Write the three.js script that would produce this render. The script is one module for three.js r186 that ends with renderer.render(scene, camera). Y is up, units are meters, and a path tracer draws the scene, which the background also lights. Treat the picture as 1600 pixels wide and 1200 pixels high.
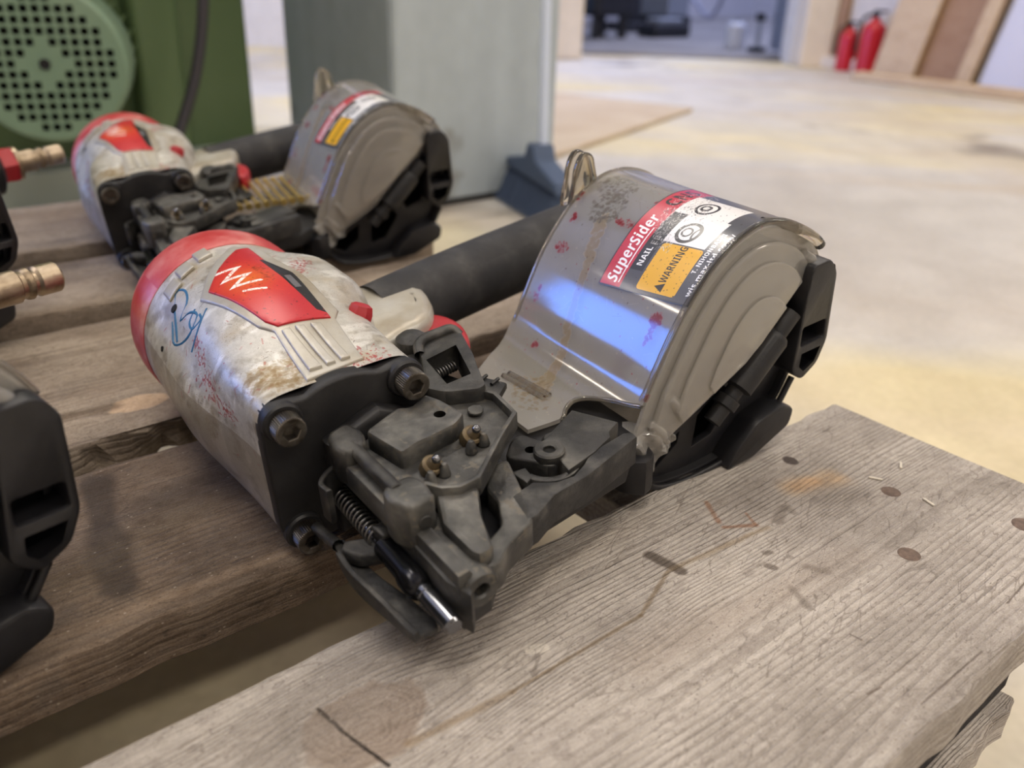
import * as THREE from 'three';
import { RoundedBoxGeometry } from 'three/addons/geometries/RoundedBoxGeometry.js';
import { mergeGeometries, mergeVertices, toCreasedNormals } from 'three/addons/utils/BufferGeometryUtils.js';
import { TessellateModifier } from 'three/addons/modifiers/TessellateModifier.js';
import { RectAreaLightUniformsLib } from 'three/addons/lights/RectAreaLightUniformsLib.js';

// ---------------------------------------------------------------- camera, sky, lamps, exposure
const scene = new THREE.Scene();
const camera = new THREE.PerspectiveCamera(47.92, 4 / 3, 0.02, 60);
camera.position.set(0, 0.353, 0);
camera.quaternion.setFromRotationMatrix(new THREE.Matrix4().makeBasis(
  new THREE.Vector3(0.77366854, 0.03147373, 0.63280834),
  new THREE.Vector3(0.25445099, 0.89924943, -0.35581619),
  new THREE.Vector3(-0.5802514, 0.4363025, 0.68771247)));
camera.focus = 0.345;
camera.userData.fStop = 7.6;
scene.add(camera);
scene.background = new THREE.Color(0.35, 0.6, 1.2);   // overcast daylight outside the windows

const renderer = new THREE.WebGLRenderer({ antialias: true });
renderer.toneMapping = THREE.LinearToneMapping;
renderer.toneMappingExposure = 1.9;
renderer.shadowMap.enabled = true;
RectAreaLightUniformsLib.init();

const CEIL = 3.6;
const LAMPS = [[0.2, -2.2], [2.4, -1.0], [2.4, 1.6], [-0.4, 0.6], [-2.0, -2.4], [0.2, 2.6]];
const STREAK_LAMP = [-2.55, 2.25, -3.1];   // added tube, hung low for highlight streaks on the clear cover   // ceiling fittings (x, z)
const LAMP_POWER = 25, WINDOW_POWER = 9;

// ---------------------------------------------------------------- helpers
const mm = 0.001;
let seedState = 7;
const rnd = () => { seedState = (seedState * 1664525 + 1013904223) >>> 0; return seedState / 4294967296; };
const clamp = (x, a = 0, b = 1) => Math.min(b, Math.max(a, x));
const lerp = (a, b, t) => a + (b - a) * t;
const sstep = (a, b, x) => { const t = clamp((x - a) / (b - a)); return t * t * (3 - 2 * t); };
const HT = new Float32Array(65536);
for (let i = 0; i < 65536; i++) HT[i] = rnd();
const hash = (x, y) => HT[((x * 374761 + y * 668265 + ((x * 31) ^ (y * 17)) * 97) & 65535)];
function noise(x, y) {
  const xi = Math.floor(x), yi = Math.floor(y); let fx = x - xi, fy = y - yi;
  fx = fx * fx * (3 - 2 * fx); fy = fy * fy * (3 - 2 * fy);
  const a = hash(xi, yi), b = hash(xi + 1, yi), c = hash(xi, yi + 1), d = hash(xi + 1, yi + 1);
  return a + (b - a) * fx + (c - a) * fy + (a - b - c + d) * fx * fy;
}
function fbm(x, y, o = 4) { let s = 0, a = 0.5, n = 0; for (let i = 0; i < o; i++) { s += a * noise(x, y); n += a; x = x * 2.03 + 17.3; y = y * 2.03 + 5.1; a *= 0.5; } return s / n; }

const names = {};
function numbered(n) { const k = names[n] = (names[n] ?? -1) + 1; return k ? `${n}_${String(k).padStart(3, '0')}` : n; }
function tag(o, label, category, group, kind) {
  if (label) o.userData.label = label;
  if (category) o.userData.category = category;
  if (group) o.userData.group = group;
  if (kind) o.userData.kind = kind;
  return o;
}
function thing(name, label, category, pos = [0, 0, 0], group) {
  const g = new THREE.Group(); g.name = numbered(name); g.position.set(...pos); scene.add(g);
  return tag(g, label, category, group);
}
function put(name, geo, mat, parent = scene) {
  const m = new THREE.Mesh(geo, mat); m.name = parent === scene ? numbered(name) : name;
  m.castShadow = m.receiveShadow = true; parent.add(m); return m;
}
function struct(name, geo, mat) { const m = put(name, geo, mat); m.userData.kind = 'structure'; return m; }
// box-projected uv in metres
function boxUV(g) {
  const q = g.index ? g.toNonIndexed() : g, p = q.attributes.position, uv = new Float32Array(p.count * 2);
  const a = new THREE.Vector3(), b = new THREE.Vector3(), c = new THREE.Vector3(), n = new THREE.Vector3();
  for (let i = 0; i < p.count; i += 3) {
    a.fromBufferAttribute(p, i); b.fromBufferAttribute(p, i + 1); c.fromBufferAttribute(p, i + 2);
    n.subVectors(b, a).cross(c.clone().sub(a));
    const ax = Math.abs(n.x), ay = Math.abs(n.y), az = Math.abs(n.z);
    [a, b, c].forEach((v, k) => {
      const [s, t] = ay >= ax && ay >= az ? [v.x, v.z] : ax >= az ? [v.z, v.y] : [v.x, v.y];
      uv[(i + k) * 2] = s; uv[(i + k) * 2 + 1] = t;
    });
  }
  q.setAttribute('uv', new THREE.BufferAttribute(uv, 2));
  return q;
}
const clean = (g) => { for (const k of Object.keys(g.attributes)) if (!['position', 'normal', 'uv'].includes(k)) g.deleteAttribute(k); return g; };
// millimetre geometry -> metres, creased normals, box uv
function fin(g, crease = 0.55) {
  let q = clean(g.clone()); if (q.index) q = q.toNonIndexed();
  q.deleteAttribute('normal'); q.deleteAttribute('uv');
  q = toCreasedNormals(q, crease); q.scale(mm, mm, mm);
  return boxUV(q);
}
const join = (...gs) => mergeGeometries(gs.map((g) => { let q = clean(g.clone()); if (q.index) q = q.toNonIndexed(); q.deleteAttribute('normal'); q.deleteAttribute('uv'); return q; }));
// outline in plan (u, w), extruded from v0 up to v1
function ext(pts, v0, v1, bevel = 0.8, holes = []) {
  const S = Array.isArray(pts[0]) ? new THREE.Shape(pts.map(([x, z]) => new THREE.Vector2(x, -z))) : pts;
  for (const h of holes) S.holes.push(new THREE.Path(h.map(([x, z]) => new THREE.Vector2(x, -z))));
  const g = new THREE.ExtrudeGeometry(S, { depth: v1 - v0 - 2 * bevel, bevelEnabled: bevel > 0, bevelThickness: bevel, bevelSize: bevel, bevelOffset: -bevel, bevelSegments: 2, curveSegments: 16 });
  return g.rotateX(-Math.PI / 2).translate(0, v0 + bevel, 0);
}
// outline in (u, v), extruded along w
function extW(pts, w0, w1, bevel = 0.8, holes = []) {
  const S = new THREE.Shape(pts.map(([x, y]) => new THREE.Vector2(x, y)));
  for (const h of holes) S.holes.push(new THREE.Path(h.map(([x, y]) => new THREE.Vector2(x, y))));
  return new THREE.ExtrudeGeometry(S, { depth: w1 - w0 - 2 * bevel, bevelEnabled: bevel > 0, bevelThickness: bevel, bevelSize: bevel, bevelOffset: -bevel, bevelSegments: 2, curveSegments: 16 }).translate(0, 0, w0 + bevel);
}
function smoothPts(pts, n = 4, closed = true) {
  const c = new THREE.CatmullRomCurve3(pts.map(([x, y]) => new THREE.Vector3(x, y, 0)), closed, 'centripetal');
  return c.getPoints(pts.length * n).slice(0, closed ? -1 : undefined).map((p) => [p.x, p.y]);
}
// polygon with its corners rounded
function rp(pts, r = 2, n = 4) {
  const out = [];
  pts.forEach((p, i) => {
    const a = pts[(i + pts.length - 1) % pts.length], b = pts[(i + 1) % pts.length], la = Math.hypot(a[0] - p[0], a[1] - p[1]), lb = Math.hypot(b[0] - p[0], b[1] - p[1]), d = Math.min(r, la * 0.45, lb * 0.45);
    const A = [p[0] + (a[0] - p[0]) / la * d, p[1] + (a[1] - p[1]) / la * d], B = [p[0] + (b[0] - p[0]) / lb * d, p[1] + (b[1] - p[1]) / lb * d];
    for (let k = 0; k <= n; k++) { const t = k / n; out.push([0, 1].map((c) => (1 - t) ** 2 * A[c] + 2 * t * (1 - t) * p[c] + t * t * B[c])); }
  });
  return out;
}
// closed outline of a wall of that thickness along an open path
function strip(path, th) {
  const L = [], R = [];
  path.forEach((p, i) => { const a = path[Math.max(0, i - 1)], b = path[Math.min(path.length - 1, i + 1)], l = Math.hypot(b[0] - a[0], b[1] - a[1]), nx = -(b[1] - a[1]) / l * th / 2, ny = (b[0] - a[0]) / l * th / 2; L.push([p[0] + nx, p[1] + ny]); R.push([p[0] - nx, p[1] - ny]); });
  return [...L, ...R.reverse()];
}
const circle = (cx, cy, r, n = 24) => Array.from({ length: n }, (_, i) => [cx + r * Math.cos(i / n * 2 * Math.PI), cy + r * Math.sin(i / n * 2 * Math.PI)]);
const V3 = (a) => new THREE.Vector3(...a);
function tube(pts, r, seg = 40, rad = 10, closed = false) { return new THREE.TubeGeometry(new THREE.CatmullRomCurve3(pts.map(V3), closed, 'centripetal'), seg, r, rad, closed); }
// lathe: profile [radius, along] turned about the line from a towards b
function turned(prof, a, b, seg = 28) {
  const g = new THREE.LatheGeometry(prof.map(([r, y]) => new THREE.Vector2(Math.max(r, 1e-4), y)), seg), d = V3(b).sub(V3(a)).normalize();
  return g.applyQuaternion(new THREE.Quaternion().setFromUnitVectors(new THREE.Vector3(0, 1, 0), d)).translate(...a);
}
function rod(a, b, r, ch = 0.4, seg = 20) { const L = V3(a).distanceTo(V3(b)); return turned([[0, 0], [r - ch, 0], [r, ch], [r, L - ch], [r - ch, L], [0, L]], a, b, seg); }
const tess = (g, len, it = 8) => { let q = clean(g.clone()); if (q.index) q = q.toNonIndexed(); q.deleteAttribute('uv'); q.deleteAttribute('normal'); return new TessellateModifier(len, it).modify(q); };
function warp(g, f) { const p = g.attributes.position, v = new THREE.Vector3(); for (let i = 0; i < p.count; i++) { v.fromBufferAttribute(p, i); f(v); p.setXYZ(i, v.x, v.y, v.z); } return g; }
// grid surface from a function of (i, j)
function grid(nu, nv, f, uvf) {
  const P = [], U = [], I = [];
  for (let j = 0; j <= nv; j++) for (let i = 0; i <= nu; i++) { P.push(...f(i / nu, j / nv)); U.push(...(uvf ? uvf(i / nu, j / nv) : [i / nu, j / nv])); }
  for (let j = 0; j < nv; j++) for (let i = 0; i < nu; i++) { const a = j * (nu + 1) + i, b = a + 1, c = a + nu + 1, d = c + 1; I.push(a, b, d, a, d, c); }
  const g = new THREE.BufferGeometry(); g.setAttribute('position', new THREE.Float32BufferAttribute(P, 3)); g.setAttribute('uv', new THREE.Float32BufferAttribute(U, 2)); g.setIndex(I); g.computeVertexNormals(); return g;
}

// ---------------------------------------------------------------- textures
function dataTex(W, H, f, srgb = true) {
  const d = new Uint8Array(W * H * 4);
  for (let y = 0; y < H; y++) for (let x = 0; x < W; x++) { const c = f(x / W, y / H, x, y), o = (y * W + x) * 4; for (let k = 0; k < 3; k++) d[o + k] = clamp(c[Math.min(k, c.length - 1)], 0, 255); d[o + 3] = 255; }
  const t = new THREE.DataTexture(d, W, H); t.magFilter = THREE.LinearFilter; t.wrapS = t.wrapT = THREE.RepeatWrapping; if (srgb) t.colorSpace = THREE.SRGBColorSpace; t.needsUpdate = true; return t;
}
function two(W, H, f) {   // f -> [r, g, b, height]
  const a = new Uint8Array(W * H * 4), b = new Uint8Array(W * H * 4);
  for (let y = 0; y < H; y++) for (let x = 0; x < W; x++) { const c = f(x / W, y / H), o = (y * W + x) * 4; for (let k = 0; k < 3; k++) { a[o + k] = clamp(c[k], 0, 255); b[o + k] = clamp(c[3], 0, 255); } a[o + 3] = b[o + 3] = 255; }
  return [a, b].map((d, i) => { const t = new THREE.DataTexture(d, W, H); t.magFilter = THREE.LinearFilter; t.wrapS = t.wrapT = THREE.RepeatWrapping; if (!i) t.colorSpace = THREE.SRGBColorSpace; t.needsUpdate = true; return t; });
}
function canvasTex(W, H, draw, srgb = true) {
  const c = document.createElement('canvas'); c.width = W; c.height = H; draw(c.getContext('2d'), W, H);
  const t = new THREE.CanvasTexture(c); if (srgb) t.colorSpace = THREE.SRGBColorSpace; t.wrapS = t.wrapT = THREE.RepeatWrapping; t.anisotropy = 4; return t;
}
const mixc = (a, b, t) => [lerp(a[0], b[0], t), lerp(a[1], b[1], t), lerp(a[2], b[2], t)];
const std = (o) => new THREE.MeshStandardMaterial(o), phys = (o) => new THREE.MeshPhysicalMaterial(o);
// dusty, worn surface: base colour, dust colour, share of dust; tile size metres
function worn(base, dust, amount, o = {}, size = 0.08, spots) {
  const [map, bump] = two(512, 512, (u, v) => {
    const per = (s) => { const n = (x, y) => fbm(x * s, y * s, 4); const a = n(u, v), b = n(u - 1, v), c = n(u, v - 1), d = n(u - 1, v - 1); const fu = sstep(0.8, 1, u), fv = sstep(0.8, 1, v); return lerp(lerp(a, b, fu), lerp(c, d, fu), fv); };
    const n = per(5), f = per(26), g = hash(Math.floor(u * 512), Math.floor(v * 512));
    let c = mixc(base, dust, clamp(amount * 2 * n * n * 1.6 + (f - 0.5) * 0.5 * amount + (g - 0.5) * 0.12));
    if (spots && per(14) > 0.70) c = mixc(c, spots, 0.75);
    return [...c, 90 + (f - 0.5) * 120 + (g - 0.5) * 50];
  });
  map.repeat.set(1 / size, 1 / size); bump.repeat.set(1 / size, 1 / size);
  return std({ map, bumpMap: bump, bumpScale: o.bs ?? 0.0002, roughness: o.r ?? 0.6, metalness: o.m ?? 0.1 });
}
const M = {
  cast: worn([42, 42, 43], [104, 102, 97], 0.4, { r: 0.42, m: 0.5, bs: 0.0004 }, 0.05),
  castLight: worn([56, 56, 56], [120, 118, 113], 0.46, { r: 0.42, m: 0.5, bs: 0.0004 }, 0.05, [108, 102, 92]),
  black: worn([24, 24, 27], [80, 78, 76], 0.2, { r: 0.5, m: 0.2 }, 0.07),
  plastic: worn([16, 16, 20], [64, 63, 66], 0.18, { r: 0.42, m: 0 }, 0.09),
  rail: worn([38, 38, 40], [104, 102, 98], 0.35, { r: 0.55, m: 0.35, bs: 0.0005 }, 0.03),
  rubber: worn([30, 30, 33], [78, 76, 74], 0.3, { r: 0.72, m: 0 }, 0.05),
  steel: worn([128, 124, 118], [64, 58, 52], 0.6, { r: 0.34, m: 0.85, bs: 0.0001 }, 0.03),
  chrome: std({ color: 0x77787c, roughness: 0.15, metalness: 0.95 }),
  collar: std({ color: 0x2c2c2f, roughness: 0.22, metalness: 0.8 }),
  springSteel: std({ color: 0x706e6c, roughness: 0.35, metalness: 0.8 }),
  brass: worn([126, 110, 82], [92, 80, 62], 0.5, { r: 0.42, m: 0.5 }, 0.03),
  nickel: worn([188, 172, 150], [120, 104, 84], 0.35, { r: 0.28, m: 0.9 }, 0.03),
  coilNail: std({ color: 0xb8a060, roughness: 0.4, metalness: 0.7 }),
  red: worn([172, 30, 34], [208, 140, 132], 0.46, { r: 0.42, m: 0.05 }, 0.07),
  redDark: worn([164, 26, 36], [190, 96, 92], 0.2, { r: 0.4, m: 0 }, 0.05),
  alloy: worn([192, 190, 183], [146, 132, 108], 0.32, { r: 0.38, m: 0.3 }, 0.09),
  hole: std({ color: 0x060606, roughness: 0.9 }),
  socket: std({ color: 0x1a1917, roughness: 0.7 }),
  rust: worn([96, 82, 74], [134, 114, 102], 0.5, { r: 0.75, m: 0.2 }, 0.01),
};

// wood: fields of grain in millimetres of the plank (x along, z across)
function woodTex(W, H, x0, z0, Lx, Lz, P) {
  return two(W, H, (u, v) => {
    const x = (x0 + u * Lx) * 1000, z = (z0 + v * Lz) * 1000, k0 = P.seed * 91.7;
    let y = z + P.wave * (fbm(x / 160 + k0, z / 70, 3) - 0.5) * 2 + 1.6 * (fbm(x / 25 + k0, z / 12, 2) - 0.5);
    let inKnot = 0, ringK = 0, dark = 0, halo = 0;
    for (const k of P.knots ?? []) {
      const dx = x - k[0], dz = z - k[1], r = k[2], el = k[3] ?? 1.3, q = Math.hypot(dx / el, dz);
      if (Math.abs(dx) > r * 9 || Math.abs(dz) > r * 7) continue;
      y -= Math.sign(dz) * r * 0.95 * Math.exp(-Math.abs(dz) / (r * 1.5)) * Math.exp(-dx * dx / (2 * (r * 1.9) ** 2)) * (1 - Math.exp(-Math.abs(dz) / (r * 0.4)));
      const qq = q + 2 * (fbm(x / 7 + k0, z / 7, 2) - 0.5) * r * 0.2;
      if (qq < r) { inKnot = Math.max(inKnot, sstep(r, r * 0.86, qq)); ringK = qq; dark = k[4] ?? 0.4; }
      halo = Math.max(halo, sstep(r * 1.7, r, qq));
    }
    const per = P.pitch * (0.7 + 0.7 * noise(y / 21 + k0, 3.1)), f = y / per - Math.floor(y / per);
    let late = sstep(0.35, 0.86, f) * (1 - sstep(0.9, 1, f));
    late *= 0.35 + 0.9 * fbm(x / 90 + k0, y / 7 + 31, 2);
    const fib = noise(x / 9 + k0, z * 2.2), fib2 = noise(x / 3 + k0, z * 4.5), pore = hash(Math.floor(x * 2.4), Math.floor(z * 5));
    const blot = fbm(x / 55 + k0, z / 30 + 9, 4), fine = fbm(x / 6, z / 4 + k0, 3);
    let t = late * P.line;
    if (inKnot) { const rf = ringK / 2.4 - Math.floor(ringK / 2.4); t = lerp(t, 0.15 + 0.5 * rf * rf, inKnot); }
    let c = mixc(P.light, P.dark, clamp(t + (fib - 0.5) * 0.34 + (fib2 - 0.5) * 0.22));
    c = mixc(c, P.stain, clamp((blot - P.stainAt) * 3.2) * P.stainMix);
    c = mixc(c, P.dirt, clamp((fine - 0.58) * 4) * 0.45);
    if (inKnot) c = mixc(c, k0 < 0 ? c : P.knot, inKnot * dark);
    else if (halo) c = mixc(c, P.dark, halo * 0.22);
    let h = 150 - late * 90 * (1 - inKnot) + (fib - 0.5) * 60 + (fib2 - 0.5) * 30 + (pore - 0.5) * 24;
    for (const m of P.marks ?? []) {   // stains, dark bands, cracks, dents: [x0, z0, x1, z1, half width, colour, strength, depth, softness]
      const ex = m[2] - m[0], ez = m[3] - m[1], L2 = ex * ex + ez * ez || 1, s = clamp(((x - m[0]) * ex + (z - m[1]) * ez) / L2);
      const w = m[4] * (0.6 + 0.8 * fbm(x / (m[4] * 2) + k0, z / (m[4] * 2), 2)), d = Math.hypot(x - m[0] - ex * s, z - m[1] - ez * s);
      if (d < w) { const a = sstep(w, w * (1 - (m[8] ?? 0.5)), d); c = mixc(c, m[5], a * m[6] * (0.7 + 0.5 * fine)); h -= a * (m[7] ?? 0); }
    }
    // weathering: grey patches, fine scratches across the grain, dark and pale flecks
    const gp = fbm(x / 95 + k0 + 40, z / 38 + 7, 4), s1 = Math.abs(noise(x / 5 + z / 2.2 + k0, z / 7 - x / 26) - 0.5), s2 = Math.abs(noise(x / 7 - z / 3 + 60, z / 6 + x / 40 + k0) - 0.5), mk = noise(x / 33 + 11, z / 21 + k0), fl = hash(Math.floor(x * 1.6) + 77, Math.floor(z * 2.2));
    c = mixc(c, P.grey ?? P.stain, clamp((gp - 0.44) * 3.4) * 0.5);
    if (s1 < 0.018 && mk > 0.42) { c = mixc(c, P.dirt, 0.42); h -= 24; }
    if (s2 < 0.014 && mk < 0.55) { c = mixc(c, P.dirt, 0.34); h -= 18; }
    if (fl > 0.988) c = mixc(c, P.dirt, 0.6); else if (fl < 0.0025) c = mixc(c, [216, 208, 196], 0.5);
    const g = (pore - 0.5) * 26 + (fine - 0.5) * 36 + (fib2 - 0.5) * 14;
    return [c[0] + g, c[1] + g, c[2] + g, h];
  });
}
// plank: lengthwise bar with an uneven outline; dents(x, point) may push a station's points
function plank(x0, x1, z0, z1, y0, y1, tex0, rough = 0.0012, seed = 1, dent) {
  const n = 150, b = 0.0022, prof = [];
  const zm = 8;
  for (let i = 0; i <= zm; i++) prof.push([lerp(z0 + b, z1 - b, i / zm), y1, 0]);
  prof.push([z1 - b * 0.3, y1 - b * 0.3, 1], [z1, y1 - b, 1], [z1 - 0.0003, (y0 + y1) / 2, 1], [z1, y0 + b, 1], [z1 - b, y0, 1], [z0 + b, y0, 1], [z0, y0 + b, 1], [z0 + 0.0003, (y0 + y1) / 2, 1], [z0, y1 - b, 1], [z0 + b * 0.3, y1 - b * 0.3, 1]);
  prof.push([...prof[0]]);
  let arc = 0; const arcs = prof.map((p, i) => (i ? arc += Math.hypot(p[0] - prof[i - 1][0], p[1] - prof[i - 1][1]) : 0));
  const P = [], U = [], I = [], m = prof.length;
  for (let i = 0; i <= n; i++) {
    const x = lerp(x0, x1, i / n);
    prof.forEach(([z, y, edge], j) => {
      const e = edge * rough, s = seed * 13 + (z > (z0 + z1) / 2 ? 50 : 0);
      const q = { x, y: y + e * 1.2 * (noise(x * 140, s + 3) - 0.5) * (y > (y0 + y1) / 2 ? 1 : 0.5) + 0.0006 * (noise(x * 30, z * 40 + s) - 0.5), z: z + e * 2 * (fbm(x * 110, s, 3) - 0.5) };
      if (i === 0 || i === n) q.x += 0.0012 * (noise(z * 300, seed) - 0.5);
      if (dent) dent(q, edge);
      P.push(q.x, q.y, q.z); U.push((x - tex0[0]) / tex0[2], (z0 + b + arcs[j] - tex0[1]) / tex0[3]);
    });
  }
  for (let i = 0; i < n; i++) for (let j = 0; j < m - 1; j++) { const a = i * m + j, c = a + m; I.push(a, a + 1, c + 1, a, c + 1, c); }
  for (const [st, flip] of [[0, 1], [n, 0]]) { const base = P.length / 3; for (let j = 0; j < m; j++) { const k = (st * m + j) * 3; P.push(P[k], P[k + 1], P[k + 2]); U.push((P[k + 1]) / 0.05, (P[k + 2] - z0) / tex0[3]); }
    const ids = THREE.ShapeUtils.triangulateShape(prof.slice(0, -1).map(([z, y]) => new THREE.Vector2(z, y)), []);
    for (const [a, b2, c] of ids) flip ? I.push(base + a, base + c, base + b2) : I.push(base + a, base + b2, base + c); }
  const g = new THREE.BufferGeometry(); g.setAttribute('position', new THREE.Float32BufferAttribute(P, 3)); g.setAttribute('uv', new THREE.Float32BufferAttribute(U, 2)); g.setIndex(I);
  return toCreasedNormals(g, 0.7);
}

// ---------------------------------------------------------------- coil nailer, lying on its side; local axes in mm: x towards the grip end, y up, z towards the nose
const pw = (x, n) => Math.pow(Math.abs(x), n);
function bodyR(phi, w) {
  const c = Math.cos(phi), s = Math.sin(phi), n = 7, k = sstep(0, 72, -w), t = clamp(-w / 128);
  const sq = 33 / Math.pow(pw(c, n) + pw(s, n), 1 / n);
  let r = lerp(sq, 45.2 - 2.2 * t * t, k);
  r += 9.5 * Math.exp(-(((phi - 0.62) / 0.4) ** 2)) * sstep(-128, -100, w) * (1 - sstep(-78, -44, w));
  r -= 2.2 * Math.exp(-(((phi - 2.55) / 0.22) ** 2)) * sstep(-120, -90, w) * (1 - sstep(-60, -30, w));
  return r;
}
function topY(u, w) { let a = 0.12, b = Math.PI - 0.12; for (let i = 0; i < 40; i++) { const m = (a + b) / 2; if (bodyR(m, w) * Math.cos(m) > u) a = m; else b = m; } return bodyR(a, w) * Math.sin(a); }
function conform(pts, h0, h1, bevel = 0.3, len = 2.6) {
  return warp(tess(ext(pts, 0, h1 - h0, bevel), len, 7), (v) => { v.y += topY(v.x, Math.min(0, v.z)) + h0; });
}
const BODY_TEX = (seed) => {
  let k = seed; const r = () => { k = (k * 1664525 + 1013904223) >>> 0; return k / 4294967296; };
  return canvasTex(2048, 1024, (g, W, H) => {   // x: angle / 2 pi, y from the cap (top) to the flange (bottom)
    g.fillStyle = '#b9b3a4'; g.fillRect(0, 0, W, H);
    const id = g.getImageData(0, 0, W, H), d = id.data;
    for (let y = 0; y < H; y++) for (let x = 0; x < W; x++) {
      const n = fbm(x / 130, y / 90 + seed, 5), f = fbm(x / 16, y / 16, 3), sp = hash(x >> 1, y >> 1), o = (y * W + x) * 4;
      let c = [190, 187, 179];
      c = mixc(c, [150, 128, 92], clamp((n - 0.52) * 3) * 0.5 * (0.5 + f));
      c = mixc(c, [116, 106, 92], clamp((fbm(x / 40 + 50, y / 60, 4) - 0.55) * 4) * 0.5);
      c = mixc(c, [222, 220, 214], clamp((fbm(x / 70 + 150, y / 50, 3) - 0.6) * 8) * 0.7);
      c = mixc(c, [96, 66, 44], sp > 0.985 && n > 0.45 ? 0.6 : 0);
      const ph = x / W * 360; if (ph > 165 || ph < 5) c = mixc(c, [120, 110, 96], 0.42 + 0.3 * (f - 0.5));
      const g2 = (sp - 0.5) * 14 + (f - 0.5) * 22; for (let q = 0; q < 3; q++) d[o + q] = c[q] + g2;
    }
    g.putImageData(id, 0, 0);
    const X = (deg) => deg / 360 * W, Y = (w) => (w + 128) / 128 * H;
    for (let i = 0; i < 170; i++) {   // scratches and red paint rubs
      const deg = 100 + r() * 90 - (r() > 0.8 ? 70 : 0), w = -115 + r() * 110, red = r() > 0.5, len = 4 + r() * 26, a = r() * 6.3;
      g.strokeStyle = red ? `rgba(150,52,48,${0.15 + r() * 0.45})` : `rgba(70,60,50,${0.25 + r() * 0.5})`; g.lineWidth = red ? 2 + r() * 6 : 1 + r() * 2;
      g.beginPath(); g.moveTo(X(deg), Y(w)); g.lineTo(X(deg) + Math.cos(a) * len, Y(w) + Math.sin(a) * len); g.stroke();
    }
    for (const [deg, w, s] of [[142, -58, 1], [148, -48, 1.3], [152, -38, 1.2], [138, -66, 0.9], [155, -28, 1], [60, -86, 1.4], [64, -80, 1], [56, -92, 1], [76, -5, 1.6], [68, -3, 1.7], [60, -3, 1.5]])
      for (let i = 0; i < 44; i++) { g.fillStyle = `rgba(${140 + r() * 30},${40 + r() * 20},${42 + r() * 16},${0.25 + r() * 0.45})`; g.beginPath(); g.ellipse(X(deg) + (r() + r() - 1) * 34 * s, Y(w) + (r() + r() - 1) * 52 * s, 1 + r() * r() * 14, 1 + r() * 4, 0.4 + r() * 1.6, 0, 7); g.fill(); }
    for (const [deg, w, s] of [[116, -12, 1.2], [108, -8, 1.2], [126, -14, 1]])   // brown dried dirt near the flange
      for (let i = 0; i < 90; i++) { g.fillStyle = `rgba(120,92,50,${0.10 + r() * 0.16})`; g.beginPath(); g.ellipse(X(deg) + (r() - 0.5) * 120 * s, Y(w) + (r() - 0.5) * 130 * s, 6 + r() * 16, 3 + r() * 9, r() * 3, 0, 7); g.fill(); }
  });
};
const panelTex = canvasTex(512, 1024, (g, W, H) => {
  const X = (u) => (u + 20) / 36 * W, Y = (w) => (w + 115) / 82 * H;
  const gr = g.createRadialGradient(X(-4), Y(-76), 10, X(-3), Y(-74), 330); gr.addColorStop(0, '#e0702e'); gr.addColorStop(0.55, '#c9352c'); gr.addColorStop(1, '#b8232c'); g.fillStyle = gr; g.fillRect(0, 0, W, H);
  g.fillStyle = '#1c1a1c'; g.beginPath(); [[8, -93], [13, -92], [16, -60], [15, -36], [11, -40], [9, -60]].forEach(([u, w], i) => (i ? g.lineTo(X(u), Y(w)) : g.moveTo(X(u), Y(w)))); g.fill();
  g.fillStyle = '#67666a'; g.fillRect(X(10), Y(-70), 40, 150);
  g.strokeStyle = '#f3efe6'; g.lineWidth = 26; g.lineCap = 'round'; g.lineJoin = 'miter';
  g.beginPath(); [[-12, -92], [-3, -90], [-12, -82], [-2, -80], [-11, -73], [0, -70]].forEach(([u, w], i) => (i ? g.lineTo(X(u), Y(w)) : g.moveTo(X(u), Y(w)))); g.stroke();
  g.lineWidth = 20; g.beginPath(); g.moveTo(X(-9), Y(-66)); g.lineTo(X(-1), Y(-62)); g.stroke();
  for (let i = 0; i < 300; i++) { g.strokeStyle = `rgba(${190 + rnd() * 30},${50 + rnd() * 50},40,${0.2 + rnd() * 0.5})`; g.lineWidth = 1 + rnd() * 5; const x = X(-13 + rnd() * 16), y = Y(-95 + rnd() * 36); g.beginPath(); g.moveTo(x, y); g.lineTo(x + (rnd() - 0.5) * 70, y + (rnd() - 0.5) * 70); g.stroke(); }
  for (let i = 0; i < 420; i++) { const a = rnd(); g.fillStyle = a > 0.5 ? `rgba(70,16,18,${rnd() * 0.6})` : `rgba(205,60,44,${rnd() * 0.6})`; const x = rnd() * W, y = rnd() * H; g.beginPath(); g.ellipse(x, y, 1 + rnd() * 10, 1 + rnd() * 5, rnd() * 3, 0, 7); g.fill(); }
  for (let i = 0; i < 60; i++) { g.fillStyle = `rgba(110,40,20,${rnd() * 0.5})`; g.beginPath(); g.ellipse(X(2 + rnd() * 7), Y(-88 + rnd() * 20), 4 + rnd() * 14, 3 + rnd() * 8, rnd() * 3, 0, 7); g.fill(); }
});
M.panel = std({ map: panelTex, roughness: 0.32, metalness: 0.05 });

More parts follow.
